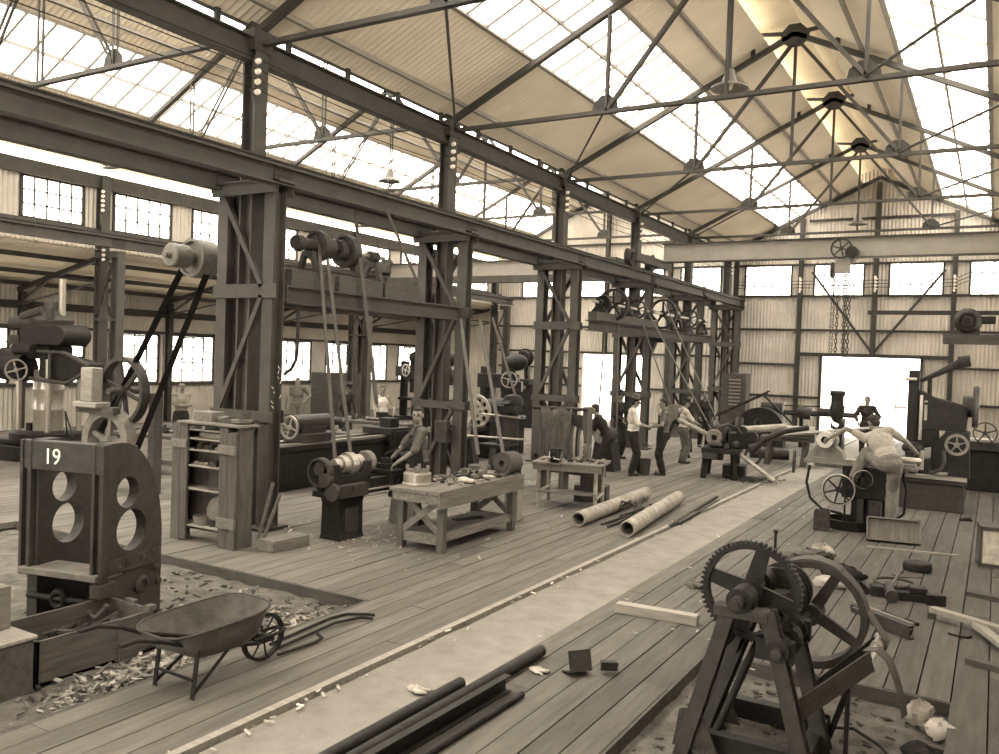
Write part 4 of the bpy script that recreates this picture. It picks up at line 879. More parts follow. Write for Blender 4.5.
one('swarf_heap', litter(160, lambda r: (r.gauss(-4.6, .25), r.gauss(19.2, .2), .02+abs(r.gauss(0, .03))), .03, .08, 21, True), RUST, 'dark heap of swarf on the floor by the threading machine', 'swarf', kind='stuff')
# trestle with plate
t = thing('trestle_table', 'low timber trestle carrying a sloping steel plate near the end wall', 'trestle', (-4.6, 23.4, 0), math.radians(8))
for x in (-.55, .35):
    for y in (-.3, .3): obj('leg', MB().beam((x-.06, y*1.3, 0), (x, y, .66), .12, .1), WOODD, t)
obj('trestle_top', MB().b2((-.8, -.4, .64), (.55, .4, .74)), WOODD, t)
one('steel_plate', MB().box((0, 0, 0), (2.6, .5, .03)), IRONL, 'sloping steel plate lying on the trestle toward the milling machine', 'steel plate', (-3.6, 23.35, .98), (0, -.13, .35))
rod((-5.2, 23.55, .885), (-4.1, 23.7, .885), .14, PIPEM, 'short thick pipe lying on top of the trestle table')
rod((-5.9, 24.2, .14), (-4.9, 24.5, .14), .13, RUST, 'thick rusty pipe on the floor behind the trestle table')
# low flat truck with rails behind
t = thing('rail_rack', 'low iron rack of bars and rollers standing below the end wall', 'rack', (-5.2, 29.0, 0))
for x in (-1.4, -.2, 1.0): obj('stand', MB().b2((x-.06, -.3, 0), (x+.06, .3, .95)).b2((x-.06, -.35, .9), (x+.06, .35, 1.0)), IRON, t)
obj('rack_rail', MB().tube((-1.7, -.25, 1.06), (1.5, -.25, 1.1), .05).tube((-1.7, .2, 1.1), (1.5, .2, 1.16), .04).tube((-1.6, .25, 1.3), (1.6, .25, 1.36), .02), IRON, t)
for a_, b_, r in (((-1.5, -.2, 1.25), (-.8, -.2, 1.25), .16), ((-.3, -.25, 1.15), (.1, -.25, 1.1), .2), ((.3, -.2, 1.2), (.9, -.2, 1.2), .12)): obj('roller', MB().tube(a_, b_, r), IRONM, t)
t = thing('roll_bending_machine', 'dark machine with a curved guard and inclined ladder frame by the end wall', 'bending machine', (-6.9, 28.2, 0), 0)
obj('body', MB().prism([(-.9, 0), (1.1, 0), (1.1, .5)]+arc(.35, .45, .8, 10, 150, 14)+[(-.9, .4)], .5, TR((0, 0, 0), (0, -1, 0), (0, 0, 1))), IRON, t)
obj('ladder_frame', MB().beam((-1.0, -.35, .9), (.6, -.35, 1.75), .05, .05).beam((-1.0, -.15, .95), (.6, -.15, 1.8), .05, .05).beam((.45, -.35, 1.68), (1.4, -.35, .8), .06, .05), IRON, t)
for k in range(7): obj('rung', MB().beam((-.9+.22*k, -.35, .95+.117*k), (-.9+.22*k, -.15, 1.0+.117*k), .03, .03), IRONM, t)
obj('hub', MB().ring(.14, .06, .08, at((.3, -.3, .75)), 20), IRONM, t)
t = thing('louvred_cupboard', 'tall cupboard with slatted front at the foot of the last column', 'cupboard', (-8.3, 31.5, 0))
obj('carcass', MB().b2((-.45, -.3, 0), (.45, .3, 2.3)), WOODD, t, .02)
for k in range(8): obj('slat', MB().box((.05, -.33, 1.15+k*.13), (.42, .04, .05)), WOODL, t)
# big lathe in the aisle
t = thing('long_bed_lathe', 'long heavy bed lathe with a perforated face plate beyond the small lathe', 'lathe', (-11.1, 11.0, 0))
obj('bed', MB().b2((-.5, 0, 0), (.0, 7.0, .72)).b2((-.55, 0, .72), (.06, 7.3, .82)), IRON, t, .01)
obj('bed_way', MB().b2((-.1, 0, .82), (.02, 7.3, .86)).b2((-.55, 0, .82), (-.43, 7.3, .86)), BRIGHT, t)
obj('headstock', MB().b2((-.65, 7.35, 0), (.1, 9.2, .95)).b2((-.5, 7.5, .9), (.0, 9.0, 1.3)).tube((-.25, 7.4, 1.2), (-.25, 9.0, 1.2), .3), IRON, t, .02)
holes = [circ(.3*math.cos(a), .3*math.sin(a), .07, 10) for a in [k*PI/5 for k in range(10)]]+[circ(.14*math.cos(a), .14*math.sin(a), .035, 8) for a in [k*PI/3 for k in range(6)]]
obj('face_plate', MB().prism(circ(0, 0, .42, 40), .08, at((-.25, 7.25, 1.2)), holes), BRIGHT, t)
ts = obj('tailstock', MB().b2((-.5, .75, .86), (.05, 1.5, 1.02)).tube((-.22, .7, 1.2), (-.22, 1.65, 1.2), .17).tube((-.22, 1.6, 1.2), (-.22, 2.0, 1.2), .08).b2((-.4, .8, .95), (-.05, 1.45, 1.15)), IRONM, t, .01)
obj('hand_wheel', wheel(MB(), at((-.1, .5, 1.16)), .22, .04, 4, .2, .16), BRIGHT, ts)
cr_ = MB().b2((-.6, 3.2, .86), (.2, 3.9, 1.0)).b2((.0, 3.25, .4), (.25, 3.85, .95)).b2((-.3, 3.4, 1.0), (.0, 3.7, 1.2)).tube((.2, 3.5, .8), (.5, 3.5, .8), .03)
obj('carriage', cr_, IRON, t, .01)
for k, (p, q) in enumerate((((-8.85, 13.55, 3.3), (-6.75, 10.95, 1.1)), ((-8.82, 14.2, 3.3), (-6.4, 11.1, 1.14)), ((-8.9, 14.8, 3.4), (-8.35, 14.95, 1.75)))):
    belt(p, q, .1, ('pale belt slanting down past the second column to the belting roll, left one', 'pale belt slanting down past the second column to the belting roll, right one', 'thin dark belt slanting down to the cast pedestal drill')[k], BELTL if k < 2 else BELT)
# conduit, clutter on column foot
t = thing('grindstone', 'large upright grindstone wheel behind the standing men', 'grindstone', (-7.6, 22.7, 0), .35)
obj('stone', MB().lathe([(.05, -.07), (.44, -.07), (.45, -.05), (.45, .05), (.44, .07), (.05, .07), (.05, -.07)], at((0, 0, 1.0)), 48, True, False), IRONL, t)
obj('stand', MB().beam((-.4, -.16, 0), (-.05, -.16, 1.0), .1, .07).beam((.4, -.16, 0), (.05, -.16, 1.0), .1, .07).beam((-.4, .16, 0), (-.05, .16, 1.0), .1, .07).beam((.4, .16, 0), (.05, .16, 1.0), .1, .07).tube((0, -.24, 1), (0, .24, 1), .06), IRON, t)
t = thing('belt_grinder', 'small dark grinder with a white wheel beside the bending man', 'grinder', (-7.9, 18.6, 0))
obj('base', MB().prism([(-.3, 0), (.3, 0), (.2, .7), (-.2, .7)], .5, TR((0, 0, 0), (0, 1, 0), (0, 0, 1))), IRON, t, .01)
obj('grinding_wheel', MB().lathe([(.04, -.05), (.2, -.05), (.2, .05), (.04, .05), (.04, -.05)], at((0, -.3, .85)), 30, True, False), IRONL, t)
obj('motor', MB().tube((0, -.25, .85), (0, .3, .85), .17), IRON, t)
# machines in the depth of the aisle
def bench(loc, rz, w_, d, h, label, m=WOODD):
    t = thing('workbench', label, 'workbench', loc, rz)
    obj('top', MB().b2((-w_/2, -d/2, h-.07), (w_/2, d/2, h)), m, t, .01)
    for sx_, sy_ in ((-1, -1), (1, -1), (-1, 1), (1, 1)): obj('leg', MB().b2((sx_*(w_/2-.08)-.05, sy_*(d/2-.08)-.05, 0), (sx_*(w_/2-.08)+.05, sy_*(d/2-.08)+.05, h-.07)), m, t)
    obj('stretcher', MB().b2((-w_/2+.08, -d/2+.05, .2), (w_/2-.08, -d/2+.1, .3)), m, t)
    return t
bench((-14.3, 17.3, 0), .1, 3.2, .7, .82, 'dark workbench in the aisle in front of the hatted man')
bench((-14.7, 11.4, 0), .15, 2.0, .8, .8, 'low dark workbench in the aisle between the flywheel and the cabinet')
scatter_tools(14, lambda r, i: (-15.6+i*.18, 17.35+r.uniform(-.2, .2), .822), 'on the aisle workbench in front of the hatted man', 'tools on the aisle bench', 15, (1.2, 2.2))
t = thing('timber_cupboard', 'tall dark timber cupboard against the windows behind the three belts', 'cupboard', (-21.8, 25.4, 0))
obj('carcass', MB().b2((-1.0, -.9, 0), (.4, 1.0, 1.75)), WOODD, t, .02)
for k in range(5): obj('door_board', MB().b2((.4, -.9+k*.38, .05), (.43, -.9+k*.38+.36, 1.7)), WOODV, t)
t = thing('radial_drill', 'dark drilling machine with a hand wheel near the aisle windows', 'drilling machine', (-16.6, 23.5, 0))
obj('column', MB().tube((0, 0, 0), (0, 0, 2.3), .16).b2((-.5, -.5, 0), (.5, .5, .15)), IRON, t)
obj('arm', MB().b2((-.2, -.3, 1.7), (1.0, .1, 2.1)).tube((.8, -.2, 1.1), (.8, -.2, 2.6), .1).b2((.5, -.4, 1.6), (1.1, .1, 1.9)).sph((.9, -.1, 2.45), (.35, .3, .25), 12, 8), IRON, t, .02)
obj('hand_wheel', wheel(MB(), at((.75, -.48, 1.95)), .24, .05, 4, .2, .14), BRIGHT, t)
obj('table', MB().b2((.3, -.5, .8), (1.2, .3, .9)).tube((.7, 0, .1), (.7, 0, .8), .12), IRON, t)
t = thing('slotting_machine', 'dark machine with a round motor on top near the aisle end wall', 'slotting machine', (-15.2, 28.0, 0))
obj('body', MB().b2((-.8, -.5, 0), (.5, .5, 1.6)).b2((-.6, -.6, 1.6), (.4, .4, 1.8)), IRON, t, .03)
obj('motor', MB().lathe([(0, -.22), (.24, -.22), (.28, -.12), (.28, .12), (.24, .22), (0, .22)], at((0, -.2, 2.6)), 24).ring(.34, .28, .08, at((0, -.2, 2.6)), 20).tube((0, -.7, 2.6), (0, .5, 2.6), .06), IRON, t)
obj('post', MB().beam((0, 0, 1.7), (0, -.1, 2.4), .16, .16), IRON, t)
for x in (-.4, .2): obj('gauge', MB().tube((x, -.62, 1.5), (x, -.55, 1.5), .07), IRONL, t)
# vertical boring mill at far left with flywheel
t = thing('boring_mill', 'tall vertical boring machine with bright column and rod at the left edge', 'boring machine', (-17.9, 11.0, 0), D2_(12))
obj('base', MB().b2((-.95, -.7, 0), (1.2, .9, .34)).b2((-.85, -.6, .34), (1.1, .8, .46)), IRON, t, .03)
obj('table', MB().lathe([(0, .46), (.75, .46), (.75, .6), (.7, .64), (0, .64)], None, 40), IRON, t)
obj('work_clamp', MB().b2((-.3, -.3, .64), (-.2, -.2, .8)).path([(.75, -.2, .5), (.78, -.3, 1.1), (1.1, -.4, .6)], .02, 6), IRON, t)
obj('column', MB().lathe([(0, .64), (.3, .64), (.3, 1.05), (.31, 1.07), (.31, 1.12), (.3, 1.14), (.3, 1.5), (.31, 1.52), (.31, 1.56), (.3, 1.58), (.3, 1.95), (0, 1.95)], None, 36), BRIGHT, t)
for x, y in ((-.52, -.3), (.42, -.42), (.55, .3)): obj('pillar', MB().tube((x, y, .64), (x, y, 2.2), .06), BRIGHT, t)
obj('arm', MB().prism([(0, .1), (.5, .0), (1.45, .3), (1.45, .42), (.5, .62), (0, .62)], .34, TR((.1, -.2, 1.72), (0, -1, 0), (0, 0, 1))), IRON, t, .02)
obj('arm_rod', MB().tube((-.1, -.5, 2.36), (.9, -.5, 2.36), .04).tube((.9, -.5, 2.36), (1.55, -.45, 2.1), .05), IRONM, t)
obj('arm_rod', MB().tube((.0, -.5, 1.78), (1.0, -.5, 1.72), .045).tube((1.0, -.5, 1.72), (1.5, -.45, 2.0), .04), IRONM, t)
obj('arm_rod', MB().tube((.55, -.52, 1.7), (.55, -.52, 2.4), .035), IRONM, t)
obj('gear_case', MB().b2((-.3, -.5, 2.5), (.75, .3, 2.95)).b2((-.2, -.4, 2.2), (.35, .3, 2.5)).tube((.75, -.55, 2.72), (.75, .2, 2.72), .2).tube((-.3, -.6, 2.4), (.2, -.6, 2.4), .12), IRON, t, .03)
obj('head', MB().lathe([(0, 2.95), (.42, 2.95), (.45, 3.05), (.3, 3.2), (.2, 3.25), (.15, 3.45), (0, 3.5)], Matrix.Translation((.05, 0, 0)), 20).tube((-.75, -.3, 2.95), (-.2, -.2, 3.0), .15).tube((-.45, -.3, 3.1), (.1, -.3, 3.25), .1).tube((.3, -.3, 3.0), (.3, -.3, 3.3), .08).b2((-.8, -.35, 2.5), (-.5, -.1, 2.7)), IRONM, t, .01)
obj('side_drum', MB().tube((-.9, -.3, 2.0), (-.3, -.3, 2.0), .3).tube((-1.0, -.3, 2.25), (-.5, -.3, 2.2), .18), IRON, t)
obj('hand_wheel', wheel(MB(), TR((-.25, -.62, 1.95), (.4, -1, 0)), .24, .035, 4, .2, .14), IRONL, t)
obj('spindle_rod', MB().tube((.32, 0, 3.0), (.32, 0, 3.95), .075), BRIGHT, t)
one('pale_tank', MB().lathe([(0, 0), (.42, 0), (.42, .9), (.45, .92), (.45, 1.0), (.42, 1.02), (.42, 1.55), (.3, 1.66), (0, 1.68)], None, 32), PAINTW, 'pale upright tank at the left edge beside the boring machine', 'tank', (-17.2, 9.0, 0))
t = thing('spoked_flywheel', 'large spoked flywheel on a timber stand behind the numbered casting', 'flywheel', (-13.12, 9.42, 0), .0)
obj('upper_wheel', wheel(MB(), at((0, 0, 1.77)), .6, .16, 6, .16, .12), IRONM, t)
obj('lower_wheel', MB().ring(.64, .47, .2, at((-.2, -.12, .84)), 56).lathe([(0, -.1), (.14, -.1), (.14, .1), (0, .1)], at((-.2, -.12, .84)), 20).spokes(5, .1, .52, .1, .08, .06, at((-.2, -.12, .84)), .4), IRONL, t)
obj('stand', MB().b2((-.82, -.1, 0), (-.7, .1, 1.4)).b2((.52, .12, 0), (.66, .3, 1.75)).b2((-.9, -.3, 1.36), (.15, -.16, 1.48)).tube((0, -.3, 1.77), (0, .4, 1.77), .06).tube((-.1, -.4, .84), (-.1, .4, .84), .06), WOODD, t)
obj('weight_block', MB().b2((-.7, -.36, 1.56), (-.38, -.14, 2.16)).b2((-.85, -.4, 1.46), (-.2, -.1, 1.56)), WOODL, t, .02)
for (p, q, l) in (((-11.58, 9.42, 4.0), (-13.9, 9.42, .78), 'left strand'), ((-10.96, 9.42, 4.0), (-12.75, 9.42, .74), 'right strand')):
    belt(p, q, .13, 'dark drive belt running from the twin drums down to the flywheel, %s' % l, RUBBER, wd=(0, 1, 0))
# ================================================================ RIGHT SIDE
# milling machine
t = thing('milling_machine', 'grey milling machine with spoked hand wheels that the leaning man works at', 'milling machine', (-1.95, 15.05, 0), math.radians(-2))
obj('column', MB().b2((-.02, -.1, .1), (.5, .5, .55)).b2((-.15, -.25, .5), (.55, .5, 1.02)), IRON, t, .02)
obj('table', MB().b2((-.75, -.3, 1.02), (.95, .12, 1.08)).b2((-.72, -.26, 1.08), (.92, .08, 1.12)).b2((-.6, -.22, .96), (.8, .05, 1.02)), IRONL, t, .006)
obj('base_pan', MB().lathe([(0, 0), (.36, 0), (.4, .16), (.37, .16), (.33, .03), (0, .03)], Matrix.Translation((.0, -.2, 0)), 28), IRON, t)
obj('foot_step', MB().b2((.4, -.75, 0), (.85, -.3, .2)), IRON, t, .01)
obj('foot_post', MB().b2((.1, -.25, .03), (.2, -.15, .5)).b2((.28, -.28, .03), (.46, -.1, .5)), IRONM, t)
for p_, r_, n_ in (((-.13, -.6, .66), .25, 6), ((.2, -.42, .84), .15, 3)):
    hw = obj('hand_wheel', wheel(MB(), TR(p_, (.1, -1, .05)), r_*.93, .03, n_, .2, .08), IRON, t)
    obj('wheel_rim', MB().torus(r_*.96, r_*.055, TR(p_, (.1, -1, .05)), 36, 8), BRIGHT, hw)
obj('shaft', MB().tube((-.13, -.62, .66), (-.12, -.2, .66), .025).tube((.2, -.44, .84), (.2, -.2, .84), .025).tube((-.06, -.4, .05), (-.06, -.4, .95), .016), IRON, t)
obj('coolant_hose', MB().path([(-.65, -.3, .98), (-.68, -.35, .7), (-.6, -.4, .45), (-.4, -.45, .3), (-.1, -.45, .26), (.0, -.42, .12)], .022, 8).path([(.75, -.2, .98), (.82, -.25, .7), (.8, -.3, .35), (.6, -.35, .15), (.35, -.35, .08)], .022, 8), RUBBER, t)
obj('dividing_head', MB().prism([(-.28, 0), (.28, 0), (.25, .1), (.18, .16)]+arc(0, .28, .16, -30, 210, 14)[::1]+[(-.18, .16), (-.25, .1)], .26, TR((-.42, -.1, 1.12), (0, -1, 0), (0, 0, 1))), IRONL, t, .01)
obj('work_piece', MB().lathe([(.06, -.16), (.13, -.16), (.14, 0), (.13, .16), (.06, .16), (.06, -.16)], at((-.42, -.2, 1.42)), 22, True, False), BRIGHT, t)
obj('end_wheel', wheel(MB(), TR((-.95, -.1, 1.0), (1, .15, 0)), .2, .03, 4, .2, .12), IRONM, t)
obj('clamp_bar', MB().tube((.35, -.1, 1.18), (1.0, -.1, 1.18), .05).tube((1.0, -.1, 1.05), (1.0, -.1, 1.35), .03), BRIGHT, t)
one('square_can', openbox(MB(), .24, .2, .32, .012), RUST, 'square tin can with worn label on the floor left of the milling machine', 'can', (-2.42, 14.22, 0), .1)
t = thing('wooden_tray', 'shallow wooden tray propped on edge in front of the milling machine', 'tray', (-1.6, 13.75, 0), math.radians(8))
obj('tray_body', openbox(MB(), .74, .36, .1, .02), WOOD, t); t.rotation_euler = (math.radians(66), 0, math.radians(10)); t.location = (-1.6, 13.95, 0.0)
one('batten', MB().b2((-.6, -.025, 0), (.6, .025, .025)), WOODL, 'pale batten on the floor in front of the wooden tray', 'batten', (-.93, 13.5, 0), math.radians(12))
# shaping machine
t = thing('shaping_machine', 'tall dark shaping machine with upright slide and hand wheel at the right edge', 'shaping machine', (-1.5, 17.8, 0))
obj('base', MB().b2((0, 0, 0), (1.08, .75, .52)).b2((-.05, -.06, .52), (1.12, .8, .6)), IRONM, t, .01)
obj('slide_plate', MB().b2((-.05, -.1, .6), (1.12, .1, .66)).b2((-.05, -.12, .7), (.8, .0, .74)), BRIGHT, t)
obj('upright', MB().b2((.05, .25, .6), (.24, .55, 2.62)), IRON, t, .01)
obj('slide_gib', MB().b2((.27, .2, 1.3), (.32, .3, 2.15)).tube((.0, .2, 2.45), (.2, .2, 2.45), .03).tube((-.15, .2, 1.9), (.05, .2, 1.9), .02).tube((-.15, .2, 1.78), (-.15, .2, 2.02), .015), BRIGHT, t)
obj('ram_frame', MB().prism([(.25, 1.55), (.42, 1.5), (1.06, 1.5), (1.08, 1.9), (.95, 2.0), (.5, 2.12), (.25, 2.25)], .45, TR((0, .45, 0), (0, -1, 0), (0, 0, 1)), [[(.32, 1.66), (.4, 1.66), (.4, 2.05), (.32, 2.05)]]), IRON, t, .012)
obj('column', MB().prism([(.55, .6), (1.15, .6), (1.12, 1.5), (.75, 1.5), (.5, 1.2)], .6, TR((0, .45, 0), (0, -1, 0), (0, 0, 1))).prism([(.2, 1.1), (.6, 1.2), (.6, 1.5), (.25, 1.5)], .4, TR((0, .45, 0), (0, -1, 0), (0, 0, 1))), IRON, t, .015)
obj('hand_wheel', wheel(MB(), at((.93, -.05, 1.27)), .2, .05, 5, .25, .25).tube((.93, -.12, 1.27), (.93, .2, 1.27), .035), IRONL, t)
obj('drive_pulley', MB().lathe([(0, -.05), (.38, -.05), (.4, 0), (.38, .05), (0, .05)], TR((1.2, .45, 1.97), (1, .0, 0)), 40).lathe([(0, -.1), (.2, -.1), (.2, .1), (0, .1)], TR((1.08, .45, 1.97), (1, 0, 0)), 24), IRONM, t)
obj('exhaust_arm', MB().path([(.25, .3, 2.42), (.5, .3, 2.55), (.85, .3, 2.75), (.95, .3, 2.8)], [.04, .05, .08, .09], 12).lathe([(0, -.1), (.11, -.1), (.11, .1), (0, .1)], TR((.98, .3, 2.82), (1, 0, .2)), 20).tube((.42, .35, 2.1), (.42, .3, 2.5), .04), IRON, t)
obj('swing_hook', MB().path([(.72, -.1, 1.15), (.74, -.12, .95), (.7, -.12, .8), (.55, -.12, .72), (.3, -.12, .72)], .035, 10), IRONM, t)
obj('work_table', MB().b2((-.1, -.2, .74), (.5, .2, .98)).b2((.1, -.25, .98), (.4, .15, 1.1)).sph((.2, 0, 1.15), (.2, .15, .12), 12, 8), IRON, t, .01)
# motor shelf on the right
t = thing('motor_shelf', 'dark timber bracket shelf holding a motor high at the right edge', 'shelf', (0, 24.0, 0))
obj('shelf_plank', MB().b2((-1.18, -.3, 3.32), (1.6, .3, 3.55)), WOODD, t, .01)
obj('shelf_strut', MB().beam((.2, .0, 3.32), (1.6, .0, 2.4), .1, .1), WOODD, t)
t = thing('electric_motor', 'round electric motor on the shelf high at the right edge', 'motor', (-.66, 24.0, 3.55))
obj('motor_body', MB().lathe([(0, -.3), (.22, -.3), (.31, -.2), (.32, .15), (.24, .3), (0, .32)], at((0, 0, .34)), 28).b2((-.28, -.2, 0), (.28, .2, .12)), IRONM, t)
obj('end_cap', MB().torus(.17, .035, at((0, -.3, .34)), 24, 8).lathe([(0, -.1), (.07, -.1), (.07, .05), (0, .05)], at((0, -.32, .34)), 16), IRON, t)
obj('terminal_box', MB().b2((.28, -.12, .28), (.6, .1, .46)), IRON, t, .01)
one('hanging_rail', MB().b2((-3.0, -.04, 4.06), (1.6, .04, 4.17)), STEELD, 'long horizontal steel rail in front of the end wall at the right', 'steel rail', (0, 24.3, 0))
t = thing('planing_machine', 'low dark planing machine behind the shaping machine at the right edge', 'planing machine', (-.6, 21.5, 0))
obj('bed', MB().b2((-.6, 0, 0), (1.6, .8, .9)), IRON, t, .02); obj('table', MB().b2((-.4, -.1, .9), (1.6, .9, 1.1)), IRONM, t, .02)
obj('drum', wheel(MB(), at((.45, -.1, 1.3)), .24, .1, 5), IRONM, t)
one('paper_sheet', MB().box((0, 0, .02), (.6, .5, .04)), CLOTHW, 'bright white sheet lying on the planing machine table', 'sheet', (-.3, 21.9, 1.1), .2)
for p, q, l in (((-8.66, 20.1, 4.1), (-8.6, 19.6, .7), 'first belt strand hanging from the nearest far spoked wheel'), ((-8.66, 20.9, 4.1), (-8.3, 20.2, .0), 'second belt strand hanging from the nearest far spoked wheel'), ((-8.66, 22.2, 4.05), (-7.6, 22.65, 1.1), 'belt slanting from the far line shaft to the grindstone'), ((-8.66, 24.3, 4.45), (-5.5, 19.7, 1.1), 'long pale belt slanting down from the far line shaft to the threading machine'), ((-8.66, 23.0, 4.05), (-5.65, 19.6, 1.0), 'lower long belt slanting down to the threading machine')):
    belt(p, q, .09, l, BELTL, wd=(0, 1, 0))

src = {o.name: o for o in C.objects if o.parent is None}
def again(nm, loc, rz, label): dup(src[nm], loc, rz, label)
again('radial_drill', (-12.9, 21.2, 0), .4, 'dark drilling machine between the second and third columns')
again('radial_drill', (-20.2, 27.0, 0), -.3, 'dark drilling machine in the far corner of the aisle by the windows')
again('belt_grinder', (-10.6, 16.6, 0), .3, 'small grinder behind the cast pedestal drill')
bench((-13.2, 14.3, 0), .05, 2.6, .75, .84, 'dark workbench in the aisle behind the man at the small lathe')
bench((-17.6, 15.9, 0), .3, 1.6, .7, .7, 'low bench in front of the bare-chested man')
scatter_tools(12, lambda r, i: (-14.2+i*.17, 14.3+r.uniform(-.2, .2), .842), 'on the aisle bench behind the man at the small lathe', 'tools on the second aisle bench', 31, (1.2, 2.4))
scatter_tools(10, lambda r, i: (-15.5+i*.16, 11.4+r.uniform(-.15, .15), .802), 'on the low aisle bench by the flywheel', 'tools on the flywheel bench', 33, (1.2, 2.4))
one('tool_chest', MB().b2((-.4, -.3, 0), (.4, .3, .5)), WOODD, 'dark tool chest on the floor behind the long lathe tailstock', 'chest', (-12.6, 12.4, 0), .2, bevel=.02)
one('gear_blank', MB().lathe([(.08, -.08), (.4, -.08), (.4, .08), (.08, .08), (.08, -.08)], TR((0, 0, .42), (1, .5, 0)), 32), IRONM, 'round gear blank standing on edge behind the near workbench', 'gear blank', (-9.0, 12.6, 0))
one('wooden_keg', MB().lathe([(0, 0), (.2, 0), (.25, .25), (.25, .35), (.2, .6), (0, .6)], None, 20), WOODD, 'dark wooden keg on the floor between the benches', 'keg', (-8.1, 13.2, 0))
one('wooden_keg', MB().lathe([(0, 0), (.2, 0), (.25, .25), (.25, .35), (.2, .6), (0, .6)], None, 20), IRONM, 'grey drum on the floor left of the draped rack', 'keg', (-9.3, 16.0, 0))
# ================================================================ WINCH IN THE RIGHT-HAND PIT
def gear(mb, M, R_, n, th, rim=.16, hub=.26, ns=4, sw=.34):
    out = []
    for i in range(n):
        a = 2*PI*i/n; d = 2*PI/n
        for f, r in ((0, R_*.94), (.22, R_), (.5, R_), (.72, R_*.94)): out.append((r*math.cos(a+f*d), r*math.sin(a+f*d)))
    mb.prism(out, th, M, [circ(0, 0, R_*(1-rim), 48)])
    mb.lathe([(0, -th*.75), (R_*hub, -th*.75), (R_*hub, th*.75), (0, th*.75)], M, 24, False)
    mb.spokes(ns, R_*hub*.8, R_*(1-rim*.8), R_*sw, R_*sw*.8, th*.4, M, .25); return mb
t = thing('gear_winch', 'old belt-driven winch with a large toothed gear and flat belt pulley', 'winch', (-1.4, 6.1, PZ))
L_ = lambda x, y, z: (x+1.4, y-6.1, z-PZ)
YF, YR = 5.72, 6.3
def aframe(y, n_):
    f = MB()
    for a, b in (((-1.83, -.12), (-1.53, .97)), ((-.98, -.12), (-1.28, .97))):
        f.chan(L_(a[0], y, a[1]), L_(b[0], y, b[1]), .1, .11, .014, (0, 1, 0)); 
    f.beam(L_(-1.58, y-.0, .945), L_(-1.22, y-.0, .945), .13, .07)
    obj('side_frame', f, IRONM, t, .004)
    for mb in (MB().tube(L_(-1.41, y-.08, 1.03), L_(-1.41, y+.12, 1.03), .085, n=20).b2(L_(-1.5, y-.02, .96), L_(-1.32, y+.1, 1.03)), MB().tube(L_(-1.15, y-.06, .74), L_(-1.15, y+.1, .74), .075, n=20).b2(L_(-1.3, y-.02, .66), L_(-1.06, y+.06, .8))): obj('bearing', mb, IRON, t)
    obj('foot_gusset', MB().prism([(-.16, 0), (.16, 0), (.12, .26), (-.02, .3)], .02, TR(L_(-1.68, y-.01, -.06), (0, 1, 0), (0, 0, 1))), RUST, t)
aframe(YF, 'front'); aframe(YR, 'rear')
obj('main_shaft', MB().tube(L_(-1.41, 5.56, 1.03), L_(-1.41, 6.85, 1.03), .045).tube(L_(-1.41, 5.54, 1.03), L_(-1.41, 5.57, 1.03), .028), IRONM, t)
obj('large_gear', gear(MB(), at(L_(-1.41, 5.98, 1.03)), .35, 60, .075), IRON, t)
obj('rope_drum', MB().lathe([(0, -.12), (.2, -.12), (.2, -.1), (.16, -.09), (.16, .09), (.2, .1), (.2, .12), (0, .12)], at(L_(-1.31, 6.52, .92)), 32), IRON, t)
obj('pinion_shaft', MB().tube(L_(-1.15, 5.6, .74), L_(-1.15, 6.95, .74), .034), IRONM, t)
obj('pinion', gear(MB(), at(L_(-1.15, 5.98, .74)), .1, 14, .1, .4, .5), IRON, t)
p_ = MB(); pc = L_(-1.13, 6.76, .74)
p_.ring(.4, .35, .15, at(pc), 56).lathe([(0, -.1), (.08, -.1), (.08, .1), (0, .1)], at(pc), 20).spokes(4, .06, .37, .09, .07, .04, at(pc), .5)
obj('belt_pulley', p_, IRONM, t)
b_ = MB().b2(L_(-1.8, 5.82, -.12), L_(-.95, 5.92, .03)).b2(L_(-1.8, 6.55, -.12), L_(-.95, 6.65, .03)).b2(L_(-1.8, 5.82, -.12), L_(-1.7, 6.65, .03)).b2(L_(-1.05, 5.82, -.12), L_(-.95, 6.65, .03))
obj('base_frame', b_, IRON, t, .006)
obj('strut', MB().tube(L_(-1.6, 5.9, .0), L_(-1.42, 6.4, .62), .028), IRON, t)
obj('strut', MB().beam(L_(-1.68, 5.92, -.02), L_(-1.5, 6.44, .7), .07, .05), IRON, t)
for a_, b_ in ((L_(-1.6, 5.75, .62), L_(-1.55, 6.5, .68)), (L_(-1.3, 5.75, .9), L_(-1.26, 6.5, .95))): obj('cross_tie', MB().b2(a_, b_), IRON, t)
obj('lever_arm', MB().angle(L_(-1.04, 5.76, .33), L_(-.64, 6.25, .62), .07, .012).beam(L_(-1.04, 5.77, .29), L_(-.64, 6.26, .58), .015, .07), IRONM, t)
obj('lever_arm', MB().angle(L_(-1.06, 6.3, .26), L_(-.66, 6.72, .6), .06, .012).beam(L_(-1.06, 6.31, .24), L_(-.66, 6.73, .57), .015, .07), IRON, t)
obj('idler_roller', MB().tube(L_(-.66, 6.62, .6), L_(-.66, 6.9, .6), .045, n=18).tube(L_(-.66, 6.25, .6), L_(-.66, 6.95, .6), .022), BRIGHT, t)
obj('arm_post', MB().beam(L_(-.78, 6.2, -.12), L_(-.78, 6.2, .5), .03, .03).beam(L_(-.95, 6.4, -.12), L_(-.8, 6.25, .35), .03, .03), IRON, t)
pts = []
cx_, cz_, R_, rx_, rz_, rr_ = -1.13, .74, .408, -.66, .6, .06
for i in range(25):
    a = math.radians(62+(-62+298)*i/24); pts.append(L_(cx_+R_*math.cos(a), 6.78, cz_+R_*math.sin(a)))
for i in range(9):
    a = math.radians(-92+150*i/8); pts.append(L_(rx_+rr_*math.cos(a), 6.78, rz_+rr_*math.sin(a)))
pts.append(pts[0])
